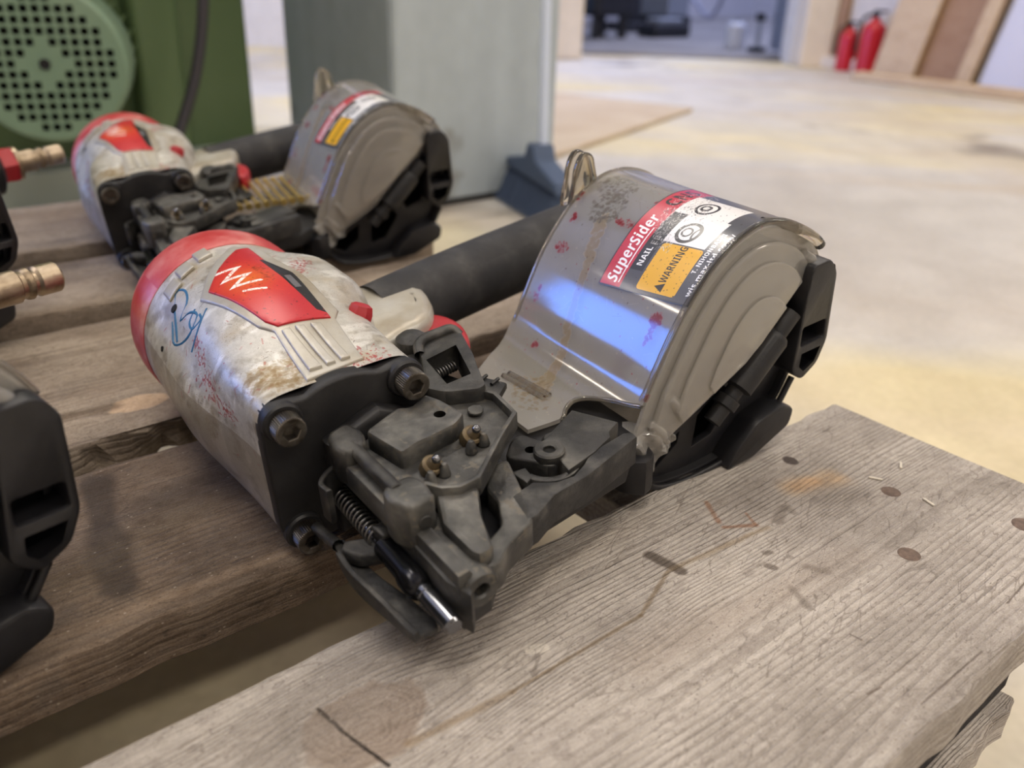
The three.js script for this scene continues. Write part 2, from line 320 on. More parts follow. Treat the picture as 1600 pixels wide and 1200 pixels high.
// the clear coil cover: its section (x, y) and the length along it
const PROF = [[70, -9], [84, -9.5], [96, -9], [104, -5], [111, 3], [117, 14], [123, 25], [130, 36], [138, 45.5], [147, 54], [157, 60], [170, 63.5], [185, 61.5], [198, 55], [207, 46], [213, 36]];
const profCurve = new THREE.CatmullRomCurve3(PROF.map(([x, y]) => new THREE.Vector3(x, y, 0)), false, 'centripetal'), PROF_LEN = 187.4;
profCurve.arcLengthDivisions = 800;
function shellPt(s, w, off = 0) { const t = clamp(s / PROF_LEN), p = profCurve.getPointAt(t), q = profCurve.getTangentAt(t); return [p.x - q.y * off, p.y + q.x * off, w]; }
const table = (rows) => (s) => { if (s <= rows[0][0]) return rows[0][1]; for (let i = 1; i < rows.length; i++) if (s <= rows[i][0]) return lerp(rows[i - 1][1], rows[i][1], (s - rows[i - 1][0]) / (rows[i][0] - rows[i - 1][0])); return rows[rows.length - 1][1]; };
const coverW0 = table([[0, 2], [3, -8], [11, -33], [24, -42], [40, -46], [187, -46]]);
const coverW1 = table([[0, 22], [16, 23], [23, 18], [28, 16], [32, 19], [35, 25], [38, 33], [40, 41], [42, 48], [187, 48]]);
function closedShell(ns, nw, s0, s1, f0, f1, o0, o1) {
  const uvf = (i, j) => [i, j];
  const at = (i, j, off) => { const s = lerp(s0, s1, i); return shellPt(s, lerp(f0(s), f1(s), j), off); };
  const uvs = (i, j) => { const s = lerp(s0, s1, i), w = lerp(f0(s), f1(s), j); return [s / 190, (w + 50) / 100]; };
  const A = grid(ns, nw, (i, j) => at(i, j, o1), uvs), B = grid(ns, nw, (i, j) => at(1 - i, j, o0), (i, j) => uvs(1 - i, j));
  const edge = (n, f, uf) => grid(n, 1, f, uf);
  const parts = [A, B, edge(ns, (i, j) => at(1 - i, 0, lerp(o1, o0, 1 - j)), (i) => uvs(1 - i, 0)), edge(ns, (i, j) => at(i, 1, lerp(o1, o0, j)), (i) => uvs(i, 1)), edge(nw, (i, j) => at(0, i, lerp(o0, o1, j)), (i) => uvs(0, i)), edge(nw, (i, j) => at(1, 1 - i, lerp(o0, o1, j)), (i) => uvs(1, 1 - i))];
  return mergeGeometries(parts).scale(mm, mm, mm);
}
const coverDraw = (mode) => (g, W, H) => {   // along x: section length 0..190, along y (downwards): w from 50 to -50
  let k = 5; const r = () => { k = (k * 1664525 + 1013904223) >>> 0; return k / 4294967296; };
  const X = (s) => s / 190 * W, Y = (w) => (50 - w) / 100 * H, col = mode === 'color';
  g.fillStyle = col ? '#d0ccc6' : '#d0d0d0'; g.fillRect(0, 0, W, H);
  const blot = (s, w, rs, rw, c, t, n) => { for (let i = 0; i < n; i++) { const a = r() * 6.3, q = Math.sqrt(r()); g.fillStyle = col ? c : t; g.globalAlpha = 0.25 + r() * 0.5; g.beginPath(); g.ellipse(X(s + Math.cos(a) * q * rs), Y(w + Math.sin(a) * q * rw), 1 + r() * 7, 1 + r() * 6, r() * 3, 0, 7); g.fill(); } g.globalAlpha = 1; };
  for (let i = 0; i < 700; i++) { const q = r(), e = r(); g.strokeStyle = col ? `rgba(${165 + q * 50},${160 + q * 50},${152 + q * 48},.5)` : `rgba(130,130,130,${e * 0.35})`; g.lineWidth = 0.6 + r(); g.beginPath(); const x = r() * W, y = r() * H; g.moveTo(x, y); g.lineTo(x + (r() - 0.5) * 60, y + (r() - 0.5) * 60); g.stroke(); }
  // caked streak of brown dust running down the cover
  for (const [s, w, a] of [[104, -21, 3], [99, -19, 3.4], [92, -17, 3], [85, -14, 2], [78, -13, 1.9], [71, -12, 1.9], [64, -11, 1.9], [57, -10, 2], [50, -8, 2.1], [43, -6, 2.2], [36, -5, 2.8], [30, -4, 3.4], [25, -2, 4.5]]) blot(s, w, 5, a, '#8a7c68', '#262626', 120);
  blot(21, -4, 8, 12, '#8d7d66', '#666', 160); blot(14, 4, 8, 10, '#90826e', '#8a8a8a', 60);
  blot(112, -24, 9, 10, '#8d857c', '#b0b0b0', 150); blot(124, -30, 8, 12, '#9a9288', '#b8b8b8', 120);
  for (const [s, w, rs, rw, n] of [[76, 36, 3, 3, 60], [69, 36, 4, 1.6, 26], [101, -38, 2, 2, 20], [108, -8, 2, 7, 40], [86, -34, 3, 4, 30], [125, 0, 3, 4, 30], [46, 48, 1.4, 1.4, 20], [40, -24, 1.5, 1.5, 16], [112, -44, 2.5, 2, 20], [160, 6, 4, 6, 30], [62, -37, 4, 2, 14]]) blot(s, w, rs, rw, '#7a2a30', '#202020', n);
  for (let i = 0; i < 240; i++) { g.fillStyle = col ? ['#4a4038', '#7d2e32', '#8d8272'][i % 3] : '#303030'; g.globalAlpha = 0.7; g.beginPath(); g.ellipse(r() * W, r() * H, 0.8 + r() * 2.4, 0.8 + r() * 2, 0, 0, 7); g.fill(); } g.globalAlpha = 1;
};
M.cover = phys({ map: canvasTex(1024, 560, coverDraw('color')), transmissionMap: canvasTex(1024, 560, coverDraw('through'), false), transmission: 0.86, thickness: 0, roughness: 0.08, ior: 1.5, metalness: 0 });
M.coverPlain = phys({ color: 0xdedbd6, transmission: 0.74, thickness: 0, roughness: 0.08, ior: 1.5 });
M.coverEdge = phys({ color: 0xf2eee6, transmission: 0.96, thickness: 0.002, roughness: 0.05, ior: 1.49, attenuationColor: new THREE.Color(0.86, 0.82, 0.74), attenuationDistance: 0.006 });

const labelTex = canvasTex(1024, 768, (g, W, H) => {   // x along the section (reading direction), y downwards towards the front
  const R = (x, y, w, h, r, c) => { g.fillStyle = c; g.beginPath(); g.moveTo(x + r, y); g.arcTo(x + w, y, x + w, y + h, r); g.arcTo(x + w, y + h, x, y + h, r); g.arcTo(x, y + h, x, y, r); g.arcTo(x, y, x + w, y, r); g.fill(); };
  g.fillStyle = '#4a4a4e'; g.fillRect(0, 0, W, H);
  g.fillStyle = '#c02c40'; g.fillRect(0, 0, W, 190);
  g.fillStyle = '#242428'; g.fillRect(150, 190, 500, 110);
  g.fillStyle = '#eeebe4'; g.fillRect(390, 300, 250, 330); g.fillRect(640, 180, 240, 420);
  R(30, 318, 350, 322, 26, '#e9ae26');
  g.fillStyle = '#f6f3ee'; g.font = 'italic bold 128px sans-serif'; g.save(); g.scale(0.80, 1); g.fillText('SuperSider', 34, 140); g.restore(); g.fillRect(40, 158, 430, 9);
  g.fillStyle = '#2a2024'; g.font = 'bold 150px sans-serif'; g.save(); g.scale(0.9, 1); g.fillText('CN5', 760, 150); g.restore();
  g.fillStyle = '#f2efe8'; g.font = 'bold 64px sans-serif'; g.fillText('NAIL', 180, 268); g.fillStyle = '#8f8b86'; g.fillText('ER', 345, 268);
  g.fillStyle = '#2a2419'; g.font = 'bold 78px sans-serif'; g.save(); g.scale(0.72, 1); g.fillText('WARNING', 150, 520); g.restore();
  g.beginPath(); g.moveTo(44, 524); g.lineTo(76, 452); g.lineTo(108, 524); g.closePath(); g.fill();
  g.strokeStyle = '#222024'; g.lineWidth = 24; g.beginPath(); g.arc(490, 430, 78, 0, 7); g.stroke(); g.beginPath(); g.arc(490, 416, 34, 0, 7); g.lineWidth = 14; g.stroke(); g.beginPath(); g.moveTo(440, 480); g.quadraticCurveTo(490, 450, 540, 486); g.stroke();
  g.lineWidth = 18; g.beginPath(); g.arc(745, 360, 70, 0, 7); g.stroke(); g.beginPath(); g.arc(745, 350, 30, 0, 7); g.stroke();
  g.fillStyle = '#f0eee8'; g.font = 'bold 44px sans-serif'; g.fillText('T. NIHONBASHI', 215, 684); g.font = 'bold 58px sans-serif'; g.fillText('wis.max-ltd.co.jp/', 60, 746);
  for (let i = 0; i < 2600; i++) {   // scraped pale wear over the middle and top
    const x = 330 + rnd() * 690, y = 60 + rnd() * 460, d = Math.hypot((x - 650) / 360, (y - 270 + (x - 600) * 0.22) / 150); if (d > 1 || rnd() < d * 0.5) continue;
    g.strokeStyle = rnd() > 0.42 ? `rgba(218,212,204,${0.3 + rnd() * 0.6})` : `rgba(70,62,60,${rnd() * 0.5})`; g.lineWidth = 1.5 + rnd() * 6; g.beginPath(); g.moveTo(x, y); g.lineTo(x + (rnd() - 0.5) * 60, y + (rnd() - 0.5) * 40); g.stroke();
  }
  for (let i = 0; i < 300; i++) { g.fillStyle = `rgba(40,34,28,${0.2 + rnd() * 0.6})`; g.beginPath(); g.ellipse(rnd() * W, rnd() * H, 1 + rnd() * 4, 1 + rnd() * 6, rnd() * 3, 0, 7); g.fill(); }
  g.strokeStyle = '#2c2c30'; g.lineWidth = 10; g.strokeRect(4, 4, W - 8, H - 8);
});
M.label = phys({ map: labelTex, roughness: 0.28, clearcoat: 0.6, clearcoatRoughness: 0.15 });

function socketBolt(a, dir, r, len) {   // a: centre of the seat, dir: unit vector
  const L = V3(dir), b = V3(a).addScaledVector(L, len).toArray();
  const hex = Array.from({ length: 6 }, (_, i) => [r * 0.52 * Math.cos(i * Math.PI / 3), r * 0.52 * Math.sin(i * Math.PI / 3)]);
  const n = 44, ring = Array.from({ length: n * 2 }, (_, i) => { const q = r * (i % 2 ? 0.965 : 1), t = i / n * Math.PI; return [q * Math.cos(t), q * Math.sin(t)]; });
  const head = extW(ring, 0, len, 0.5, [hex]), seat = new THREE.CylinderGeometry(r * 0.6, r * 0.6, 1, 20).rotateX(Math.PI / 2).translate(0, 0, len * 0.45);
  const g = join(head, seat);
  return g.applyQuaternion(new THREE.Quaternion().setFromUnitVectors(new THREE.Vector3(0, 0, 1), L)).translate(...a);
}

function makeNailer(label, texSeed) {
  const N = thing('coil_nailer', label, 'nail gun');
  const add = (name, geo, mat, parent = N, crease) => put(name, fin(geo, crease), mat, parent);

  // housing
  const hs = new THREE.BufferGeometry().copy(grid(120, 60, (i, j) => { const phi = i * 2 * Math.PI, w = lerp(-128, 0, j), r = bodyR(phi, w); return [r * Math.cos(phi), r * Math.sin(phi), w]; }, (i, j) => [i, 1 - j]));
  {   // seam: equal normals at both ends of the turn
    const nn = hs.attributes.normal; for (let j = 0; j <= 60; j++) { const a = j * 121, b = a + 120; const v = new THREE.Vector3(nn.getX(a) + nn.getX(b), nn.getY(a) + nn.getY(b), nn.getZ(a) + nn.getZ(b)).normalize(); nn.setXYZ(a, v.x, v.y, v.z); nn.setXYZ(b, v.x, v.y, v.z); }
  }
  hs.scale(mm, mm, mm);
  const bodyMat = std({ map: BODY_TEX(texSeed), roughness: 0.36, metalness: 0.3, bumpMap: M.alloy.bumpMap, bumpScale: 0.0001 });
  const housing = put('housing', hs, bodyMat, N);
  const plate = conform([[-23, -84], [-14, -99], [3, -119], [15, -119], [16, -94], [19, -74], [20, -40], [16, -34], [13, -4], [-11, -2], [-9, -36], [-13, -42]], -0.6, 1.1, 0.7);
  add('raised_field', plate, M.alloy, housing, 0.9);
  const pg = fin(conform([[-19, -83], [-10, -96], [4, -112], [10, -113], [10, -92], [15, -73], [14, -34], [-7, -37], [-10, -42]], 0.4, 1.9, 0.3), 0.9);
  { const p = pg.attributes.position, uv = pg.attributes.uv; for (let i = 0; i < p.count; i++) uv.setXY(i, (p.getX(i) / mm + 20) / 36, 1 - (p.getZ(i) / mm + 115) / 82); }
  tag(put('emblem_panel', pg, M.panel, housing), 'red panel with worn white logo strokes and a black edge');
  for (const q of [[[-7, -33], [-3.5, -33], [-3, -6], [-8, -6]], [[-1.5, -33], [2, -32], [2.5, -6], [-1, -6]], [[4.5, -32], [8.5, -31], [8.5, -6], [4.8, -6]]]) add('cooling_rib', conform(q, 0.6, 2.5, 0.5), M.alloy, housing, 0.8);
  for (const [u, w] of [[-27, -112], [-19, -117], [-9, -121]]) add('vent_pad', conform([[u - 3.5, w - 5], [u + 3, w - 6], [u + 3.5, w + 4], [u - 3.5, w + 5]], 0, 1.6, 0.5), M.alloy, housing, 0.8);
  { // stamped holes
    const at = (phi, w, r) => { const q = bodyR(phi, w); return rod([q * 0.96 * Math.cos(phi), q * 0.96 * Math.sin(phi), w], [q * 1.008 * Math.cos(phi), q * 1.008 * Math.sin(phi), w], r, 0.1); };
    put('pin_hole', fin(at(2.36, -101, 2.1)), M.hole, housing); put('pin_hole', fin(at(2.78, -97, 1.3)), M.hole, housing);
  }
  { // handwritten mark in blue marker: lines that lie on the housing
    const stroke = (pts) => { const c = new THREE.CatmullRomCurve3(pts.map(([d0, w0]) => { const deg = 131 + (d0 - 131) * 1.25, w = -88 + (w0 + 80) * 1.25, a = (deg + 5) * Math.PI / 180, r = bodyR(a, w) - 0.6; return new THREE.Vector3(r * Math.cos(a), r * Math.sin(a), w); })); return new THREE.TubeGeometry(c, 40, 0.95, 6); };
    M.marker ??= std({ color: 0x1f5f86, roughness: 0.5 });
    put('marker_writing', fin(join(stroke([[141, -78], [132, -88], [124, -96], [121, -92], [124, -84], [132, -82], [126, -78], [124, -72], [131, -70], [139, -74], [143, -80], [136, -88]]), stroke([[123, -76], [129, -74], [130, -70], [124, -68], [123, -71]]), stroke([[119, -70], [127, -66], [138, -64]])), 1), M.marker, housing);
  }
  // cap
  const cap = add('cap', turned([[0, 0], [43.4, 0], [44, 1.5], [44.6, 12], [44.2, 20], [42.6, 26], [39, 30], [30, 32], [0, 32]], [0, 0, -126], [0, 0, -200], 64), M.red, N, 0.5);
  add('deflector', turned([[0, 0], [16, 0], [18, 2], [17, 6], [0, 7]], [0, 0, -157], [0, 0, -200], 32), M.black, cap);
  for (const a of [40, 110, 200, 300]) add('cap_screw', rod([30 * Math.cos(a * 0.01745), 30 * Math.sin(a * 0.01745), -156], [30 * Math.cos(a * 0.01745), 30 * Math.sin(a * 0.01745), -161], 4), M.steel, cap);
  // neck, grip, plug
  add('neck', ext(smoothPts([[30, -84], [44, -96], [60, -104], [73, -103], [80, -93], [81, -78], [76, -62], [66, -50], [50, -45], [34, -40], [24, -60]], 3), -16, 16, 5, [smoothPts([[64, -62], [67, -74], [73, -82], [77, -78], [74, -64]], 3)]), M.alloy, N, 0.9);
  const gpath = new THREE.CatmullRomCurve3([[58, 1, -90], [90, 2, -95], [130, 3, -101], [180, 4, -107], [236, 3, -113]].map(V3));
  const grip = grid(48, 60, (i, j) => { const p = gpath.getPointAt(j), t = gpath.getTangentAt(j), n = new THREE.Vector3(0, 1, 0).cross(t).normalize(), b = t.clone().cross(n), a = i * 2 * Math.PI; const r = (17.5 + 2.5 * sstep(0.55, 1, j) + 0.8 * Math.sin(j * 3)) * (j > 0.985 ? 0.93 : 1); return [0, 1, 2].map((k) => p.getComponent(k) + n.getComponent(k) * r * 1.06 * Math.cos(a) + b.getComponent(k) * r * Math.sin(a)); });
  add('grip', grip, M.rubber, N, 1.2);
  add('grip_end', turned([[0, 0], [17, 0], [19, 2], [18.5, 9], [13, 12], [0, 12]], [235, 3, -113], [335, 3, -124], 36), M.black);
  add('air_plug', turned([[0, 0], [9.6, 0], [10, 1], [10, 9], [9.2, 10], [7.8, 11], [7.8, 25], [6.7, 26], [6.5, 28], [7.4, 29.2], [7.6, 31], [6.3, 32], [6, 33.5], [7.2, 35], [7.3, 44], [6.6, 45], [4.2, 45], [4.2, 38], [0, 38]], [246, 3, -114], [346, 3, -125], 28), M.nickel);
  add('trigger', ext(smoothPts([[56, -66], [68, -70], [79, -62], [82, -48], [78, -34], [72, -26], [66, -36], [62, -52]], 3), -5, 9, 2.5), M.redDark, N, 0.9);
  add('trigger_lock', turned([[0, 0], [5.4, 0], [5.6, 8], [4.8, 11], [3, 12], [0, 12.2]], [27, 25, -42], [33, 36, -44], 8), M.redDark, N, 0.6);

  // flange with bolts
  const fl = []; for (let i = 0; i < 160; i++) {
    const p = i / 160 * 2 * Math.PI, c = Math.cos(p), s = Math.sin(p); let r = s > 0.55 ? 34 : 33 / Math.max(Math.abs(c), Math.abs(s));
    for (const [bx, by] of [[25, 25], [-25, 25], [-25, -25], [25, -25]]) { const d = bx * c + by * s, q = bx * bx + by * by - 60; if (d > 0 && d * d > q) r = Math.max(s > 0.55 ? 0 : Math.min(r, 99), Math.max(r * (d > 0 && d * d > q ? (s > 0.55 ? 1 : 0) : 1), d + Math.sqrt(d * d - q))); else r = Math.min(r, 42.5); }
    fl.push(Math.min(r, 42.5));
  }
  const fs = fl.map((_, i) => { let a = 0; for (let k = -3; k <= 3; k++) a += fl[(i + k + 160) % 160]; const r = a / 7, p = i / 160 * 2 * Math.PI; return [r * Math.cos(p), r * Math.sin(p)]; });
  const flange = add('front_flange', extW(fs, -3, 4.5, 1.2), M.black, N, 0.8);
  for (const [u, v] of [[-25, 25], [25, 25], [-25, -25], [25, -25]]) {
    add('bolt_boss', turned([[0, 0], [7.8, 0], [7.7, 2.6], [7, 3.6], [0, 3.6]], [u, v, 3.5], [u, v, 50], 28), M.black, flange);
    put('socket_bolt', fin(socketBolt([u, v, 6.5], [0, 0, 1], 5.9, 7.5), 0.3), M.steel, N);
  }
  add('flange_web', extW([[-12, -30], [26, -30], [30, 10], [10, 20], [-12, 12]], 3, 12, 3), M.black, flange, 0.8);

  // nose: guide body, frame arm, barrel with bore
  const nose = add('driver_guide', ext([[-12, 4], [46, 4], [48, 40], [32, 64], [6, 90], [-6, 92], [-9, 50]], -18, -6, 1.5), M.plastic);
  add('nose_frame', ext(rp([[43, 47], [36, 67], [30, 81], [16, 86], [10, 91], [-3, 91], [-3, 86], [12, 80], [20, 76.5], [26, 65], [26.5, 57], [34, 46]], 2.5), -9, 3, 1), M.castLight, nose, 0.8);
  add('nose_barrel', turned([[0, 0], [7, 0], [7, 54], [6.2, 55.6], [3.1, 55.6], [2.6, 54.8], [2.6, 40]], [0, -1.2, 39], [0, -1.2, 140], 36), M.castLight, nose, 0.5);
  put('bore', fin(rod([0, -1.2, 60], [0, -1.2, 91], 2.58, 0.05)), M.hole, nose);
  add('guide_bar', ext([[-8, 64], [-1.5, 62], [-2.2, 93], [-7.5, 93.5]], -3, 8, 1.6), M.castLight, nose, 0.6);
  add('side_cheek', ext([[-9, 56], [-4, 56], [-4, 96], [-6, 98], [-9, 88]], -14, 3, 1), M.cast, nose, 0.6);

  // feed door: pan, raised block, rim, tongue, latch
  const door = add('feed_door', ext([[-2, 15], [19, 7], [32, 3], [42, 5], [60, -2], [53, 17], [55, 20], [53, 36], [40, 45], [25, 57], [20, 62], [9, 60], [4, 56], [-1, 50]], 4, 10.5, 0.8), M.castLight, N, 0.7);
  add('door_block', ext(rp([[0, 19], [17, 12], [21, 15], [30, 10], [33, 18], [35, 31], [29, 35], [17, 36.5], [12, 36.5], [4, 39], [2, 29]], 2), 8, 18.5, 1.6, [circle(27, 26.5, 3.9)]), M.castLight, door, 0.7);
  put('door_hole', fin(new THREE.CylinderGeometry(4.2, 4.2, 0.6, 24).translate(27, 14.2, 26.5)), M.hole, door);
  add('door_rim', ext(strip([[60, -2], [53.4, 16.5], [55.6, 20.5], [53.8, 36.5], [41, 45.5], [26, 57.5], [21, 61.5], [13, 62], [8, 59], [4.5, 53]], 2), 6, 14, 0.5), M.castLight, door, 0.6);
  add('door_tongue', warp(tess(ext([[6, 58], [13, 58.5], [21, 57], [20, 63], [14, 74], [9, 88], [7, 89.5], [3, 89.5], [1.5, 87], [0.5, 71]], 2, 11, 2.2), 5), (v) => { v.y -= 0.07 * (v.z - 58); }), M.castLight, door, 0.5);
  add('latch_frame', ext(rp([[38, 12], [33, 4], [44, -17], [46, -24], [52, -30], [68, -31.5], [70.5, -28], [64, -8], [60, 1], [54, 17], [50, 18]], 3), 5, 17, 1.4, [rp([[43.5, -15.5], [63.5, -19.5], [54.5, 8], [40, 9]], 1.5)]), M.cast, door, 0.7);
  add('latch_bar', tube([[45.5, 16, -21], [47.5, 17.5, -25.5], [52, 18, -28.8], [60, 18, -29.8], [67, 17.5, -30], [69, 15, -27]], 2.4, 24, 10), M.cast, door, 1.2);
  put('latch_recess', fin(new THREE.BoxGeometry(19, 1, 28).rotateY(0.35).translate(51, 3.2, -5)), M.hole, door);
  { const pts = []; for (let i = 0; i <= 90; i++) { const t = i / 90; pts.push([46 + 13 * t, 9 + 2 * Math.cos(t * 56), -13 - 2 * t + 2 * Math.sin(t * 56)]); } add('latch_spring', tube(pts, 0.5, 180, 6), M.springSteel, door, 1.5); }
  add('latch_post', turned([[0, 0], [8, 0], [8, 24], [7, 27.5], [4.5, 29.5], [0, 30]], [50, -11, -36], [50, 40, -36], 28), M.cast, N, 0.6);
  add('latch_bracket', ext([[32, -16], [40, -30], [50, -30], [50, -20], [40, -10]], -4, 13, 1.5), M.cast, N, 0.7);
  const tabP = add('thumb_tab', ext([[57, -4], [64, -14], [73, 3], [63, 11], [57, 6]], 0, 4, 1), M.cast, N, 0.7);
  for (const k of [0, 1, 2]) add('tab_rib', tube([[61 + k * 2.6, 4.6, -9 + k * 5.2], [66.5 + k * 2.4, 4.6, -11.5 + k * 5.4]].flatMap((p, i, a) => (i ? [p] : [p, [(p[0] + a[1][0]) / 2, p[1], (p[2] + a[1][2]) / 2]])), 0.8, 8, 6), M.cast, tabP);
  for (const [u, w] of [[11, 45], [32, 38]]) {
    const sc = add('door_screw', turned([[0, 0], [3.9, 0], [4, 1], [3.9, 4.4], [3.2, 5], [2.6, 5], [2.4, 6], [1.6, 7.4], [0, 7.6]], [u, 11, w], [u + 1, 19, w + 5], 24), M.brass, door, 0.5);
    put('screw_tip', fin(new THREE.SphereGeometry(1.7, 14, 10).translate(u + 0.9, 18, w + 4.4)), M.chrome, sc);
    for (const [du, dw] of [[-3, 6.5], [3.2, 5.2]]) add('screw_fin', turned([[0, 0], [2.4, 0], [1.7, 3], [1, 4.6], [0, 5]], [u + du, 11, w + dw], [u + du, 20, w + dw], 14), M.castLight, door);
  }
  add('door_rivet', turned([[0, 0], [3.2, 0], [3.2, 0.8], [2.8, 1.2], [0, 1.2]], [44, 11.6, 24], [44, 20, 24], 22), M.castLight, door, 0.5);
  // hinge
  const hinge = add('hinge_block', ext(rp([[-12, 54], [-7, 52], [0, 52], [2.5, 58], [1, 67.5], [-8.5, 68.5], [-12.5, 61]], 2.5), 0, 19, 1.8), M.castLight, N, 0.9);
  add('hinge_pin', rod([-4, 11, 66], [-4, 11, 68.8], 2.6), M.cast, hinge);
  add('hinge_ear', ext(rp([[-13, 14], [-4, 11], [-1, 20], [-4, 28], [-12, 30], [-15, 24]], 3), 4, 20, 2), M.cast, N, 0.9);
  add('hinge_rod', rod([-8, 17.5, 24], [-7, 17.5, 56], 2.6), M.cast);
  add('hinge_wall', ext([[-13, 26], [-4, 24], [-1, 55], [-12, 56]], 3, 13.5, 1.2), M.castLight, N, 0.7);
  add('trip_lever', ext(strip(smoothPts([[-10, 10], [-11, 15], [-17, 18.5], [-21, 23], [-20.5, 29]], 4, false), 2.2), -8, 7, 0.7), M.cast, N, 0.9);

  // contact arm: spring, plunger, guard
  { const pts = []; for (let i = 0; i <= 200; i++) { const t = i / 200; pts.push([-12.5 + 3.3 * Math.cos(t * 13 * 6.283), -6.5 + 3.3 * Math.sin(t * 13 * 6.283), 16 + 32 * t]); } add('spring', tube(pts, 0.5, 520, 6), M.springSteel, N, 1.5); }
  const pin = add('plunger', turned([[0, 0], [2.2, 0], [2.2, 60], [3.2, 60.5], [3.2, 68], [2.9, 68.3], [2.9, 69.2], [3.3, 69.6], [3.3, 84], [2.6, 85], [0, 85.2]], [-12, -7.5, 12], [-12, -7.5, 200], 30), M.chrome, N, 0.5);
  add('plunger_collar', turned([[2.3, 38], [4.2, 39], [4.4, 54], [5.2, 57], [5.2, 63], [4.4, 65], [3.3, 65.6]], [-12, -7.5, 12], [-12, -7.5, 200], 30), M.collar, pin, 0.5);
  const arm = add('contact_arm', ext(rp([[-23, 29], [-18.5, 31], [-19, 37], [-18.5, 46], [-17, 57], [-14, 70], [-12, 84], [-13, 88], [-20, 87], [-22.5, 78], [-24.5, 62], [-25, 45]], 2), -17.5, -14.8, 0.6), M.rail, N, 0.8);
  add('arm_blade', warp(tess(ext(strip(smoothPts([[-25, 44], [-25.5, 54], [-24.5, 64], [-22.5, 76], [-20.5, 87]], 3, false), 2.2), -17.5, -7, 0.7), 4), (v) => { const t = sstep(60, 86, v.z); if (v.y > -14) v.y -= 6 * t * (v.y + 15) / 8; v.x -= 0.14 * (v.y + 17) * (1 - t); }), M.rail, arm, 0.8);
  add('arm_rod', tube([[-22.5, -20, 13], [-22.5, -17, 24], [-22.5, -14, 34]], 2.3, 16, 10), M.cast, arm, 1.2);
  add('arm_bridge', ext(rp([[-25, 43], [-22, 39], [-7, 46], [-6, 52], [-10, 54], [-21, 50]], 2), -14, -8, 1.2), M.rail, arm, 0.8);
  add('arm_saddle', ext(rp([[-14, 45], [-6, 45], [-5, 52], [-13, 52.5]], 1.5), -9, -1.5, 1.2), M.cast, arm, 0.8);

  // feed rail side
  const rail = add('feed_rail', ext([[31, 66], [42, 64], [49, 69], [56, 70], [63, 67], [70, 62.5], [88, 60.5], [91, 62], [90.5, 65.5], [60, 73], [44, 74.5], [33, 79.5], [28, 80]], -10, 3, 0.7), M.rail, N, 0.6);
  add('rail_floor', ext([[40, 22], [84, -16], [112, 0], [112, 44], [90, 61], [36, 67]], -22, -13, 1), M.black, rail);
  add('pawl_block', ext([[82, 36], [91, 54], [84, 57], [82, 60], [71, 64], [56, 67], [60, 46]], -14, 3.6, 0.9), M.cast, rail, 0.6);
  add('pivot_boss', turned([[2.3, 4], [2.3, 6.6], [3, 7], [5.4, 7], [6, 6.4], [6, -4], [0, -4]].reverse(), [57, -1.5, 54], [57, 20, 54], 30), M.cast, rail, 0.5);
  put('pivot_hole', fin(new THREE.CylinderGeometry(2.25, 2.25, 1, 20).translate(57, 3.6, 54)), M.hole, rail);
  add('pivot_arm', ext(rp([[43, 45], [51, 37], [57, 36], [60, 44], [63.5, 52], [61, 59], [53, 60.5], [50.5, 54]], 3), -14, 2.4, 1, [circle(53.4, 47, 3.2)]), M.cast, rail, 0.8);
  { const a = [], b = []; for (let i = 0; i <= 20; i++) { const t = lerp(0.35, 2.9, i / 20); a.push([55 + 12.6 * Math.cos(t), 55.5 + 12.6 * Math.sin(t)]); b.push([55 + 9.4 * Math.cos(t), 55.5 + 9.4 * Math.sin(t)]); } add('feed_lever', ext([...a, ...b.reverse()], -6, 1.6, 0.8), M.cast, rail, 0.7); }
  add('lever_stop', ext([[40, 53], [46, 54], [45, 60], [41, 62]], -7, 1.8, 0.8), M.cast, rail, 0.6);
  add('feed_post', rod([70, -14, 40], [70, -3, 40], 5, 1), M.cast, rail);

  // magazine: black tray below, clear cover above
  const low = [[99, -15], [102, -26], [109, -38], [120, -48], [133, -51.5], [150, -53], [168, -52], [184, -46], [197, -36], [206, -22], [211, -6], [213, 16], [212, 34]];
  const cen = [155, 4], inn = low.map(([x, y]) => { const d = Math.hypot(x - cen[0], y - cen[1]); return [cen[0] + (x - cen[0]) * (d - 3) / d, cen[1] + (y - cen[1]) * (d - 3) / d]; });
  const tray = add('magazine_tray', extW([...smoothPts(low, 3, false), ...smoothPts(inn, 3, false).reverse()], -46, 46, 0.8), M.plastic, N, 0.6);
  const arcTop = Array.from({ length: 30 }, (_, i) => shellPt(lerp(46, 184, i / 29), 0, -3).slice(0, 2));
  M.trayGrey ??= worn([112, 110, 106], [160, 154, 146], 0.4, { r: 0.5, m: 0 }, 0.08);
  add('tray_back', extW([...arcTop, ...smoothPts(low, 2, false).reverse()], -46, -42.5, 0.6), M.trayGrey, tray, 0.6);
  add('tray_floor', extW([[112, -18], [125, -20], [155, -18], [198, 24], [196, 30], [152, -11], [125, -13]], -42, 40, 0.8), M.trayGrey, tray, 0.6);
  add('coil_post', turned([[0, 0], [9, 0], [9, 70], [7, 74], [0, 74]], [158, 10, -42], [158, 10, 60], 28), M.trayGrey, tray, 0.6);
  // open front of the tray: hub plate with spokes
  const plateOut = [[101, -24], [109, -38], [120, -48], [133, -51.5], [150, -53], [168, -52], [184, -46], [197, -36], [206, -22], [211, -6], [212, 20], [205, 30], [190, 16], [168, -4], [140, -18], [118, -26]];
  add('tray_front', extW(smoothPts(plateOut, 2), 38, 42, 0.8, [[[112, -33], [124, -29], [140, -22], [138, -34], [126, -42]], [[150, -24], [164, -12], [172, -22], [160, -38], [148, -40]], [[174, -4], [190, 10], [200, 4], [192, -14], [180, -18]]]), M.plastic, tray, 0.6);
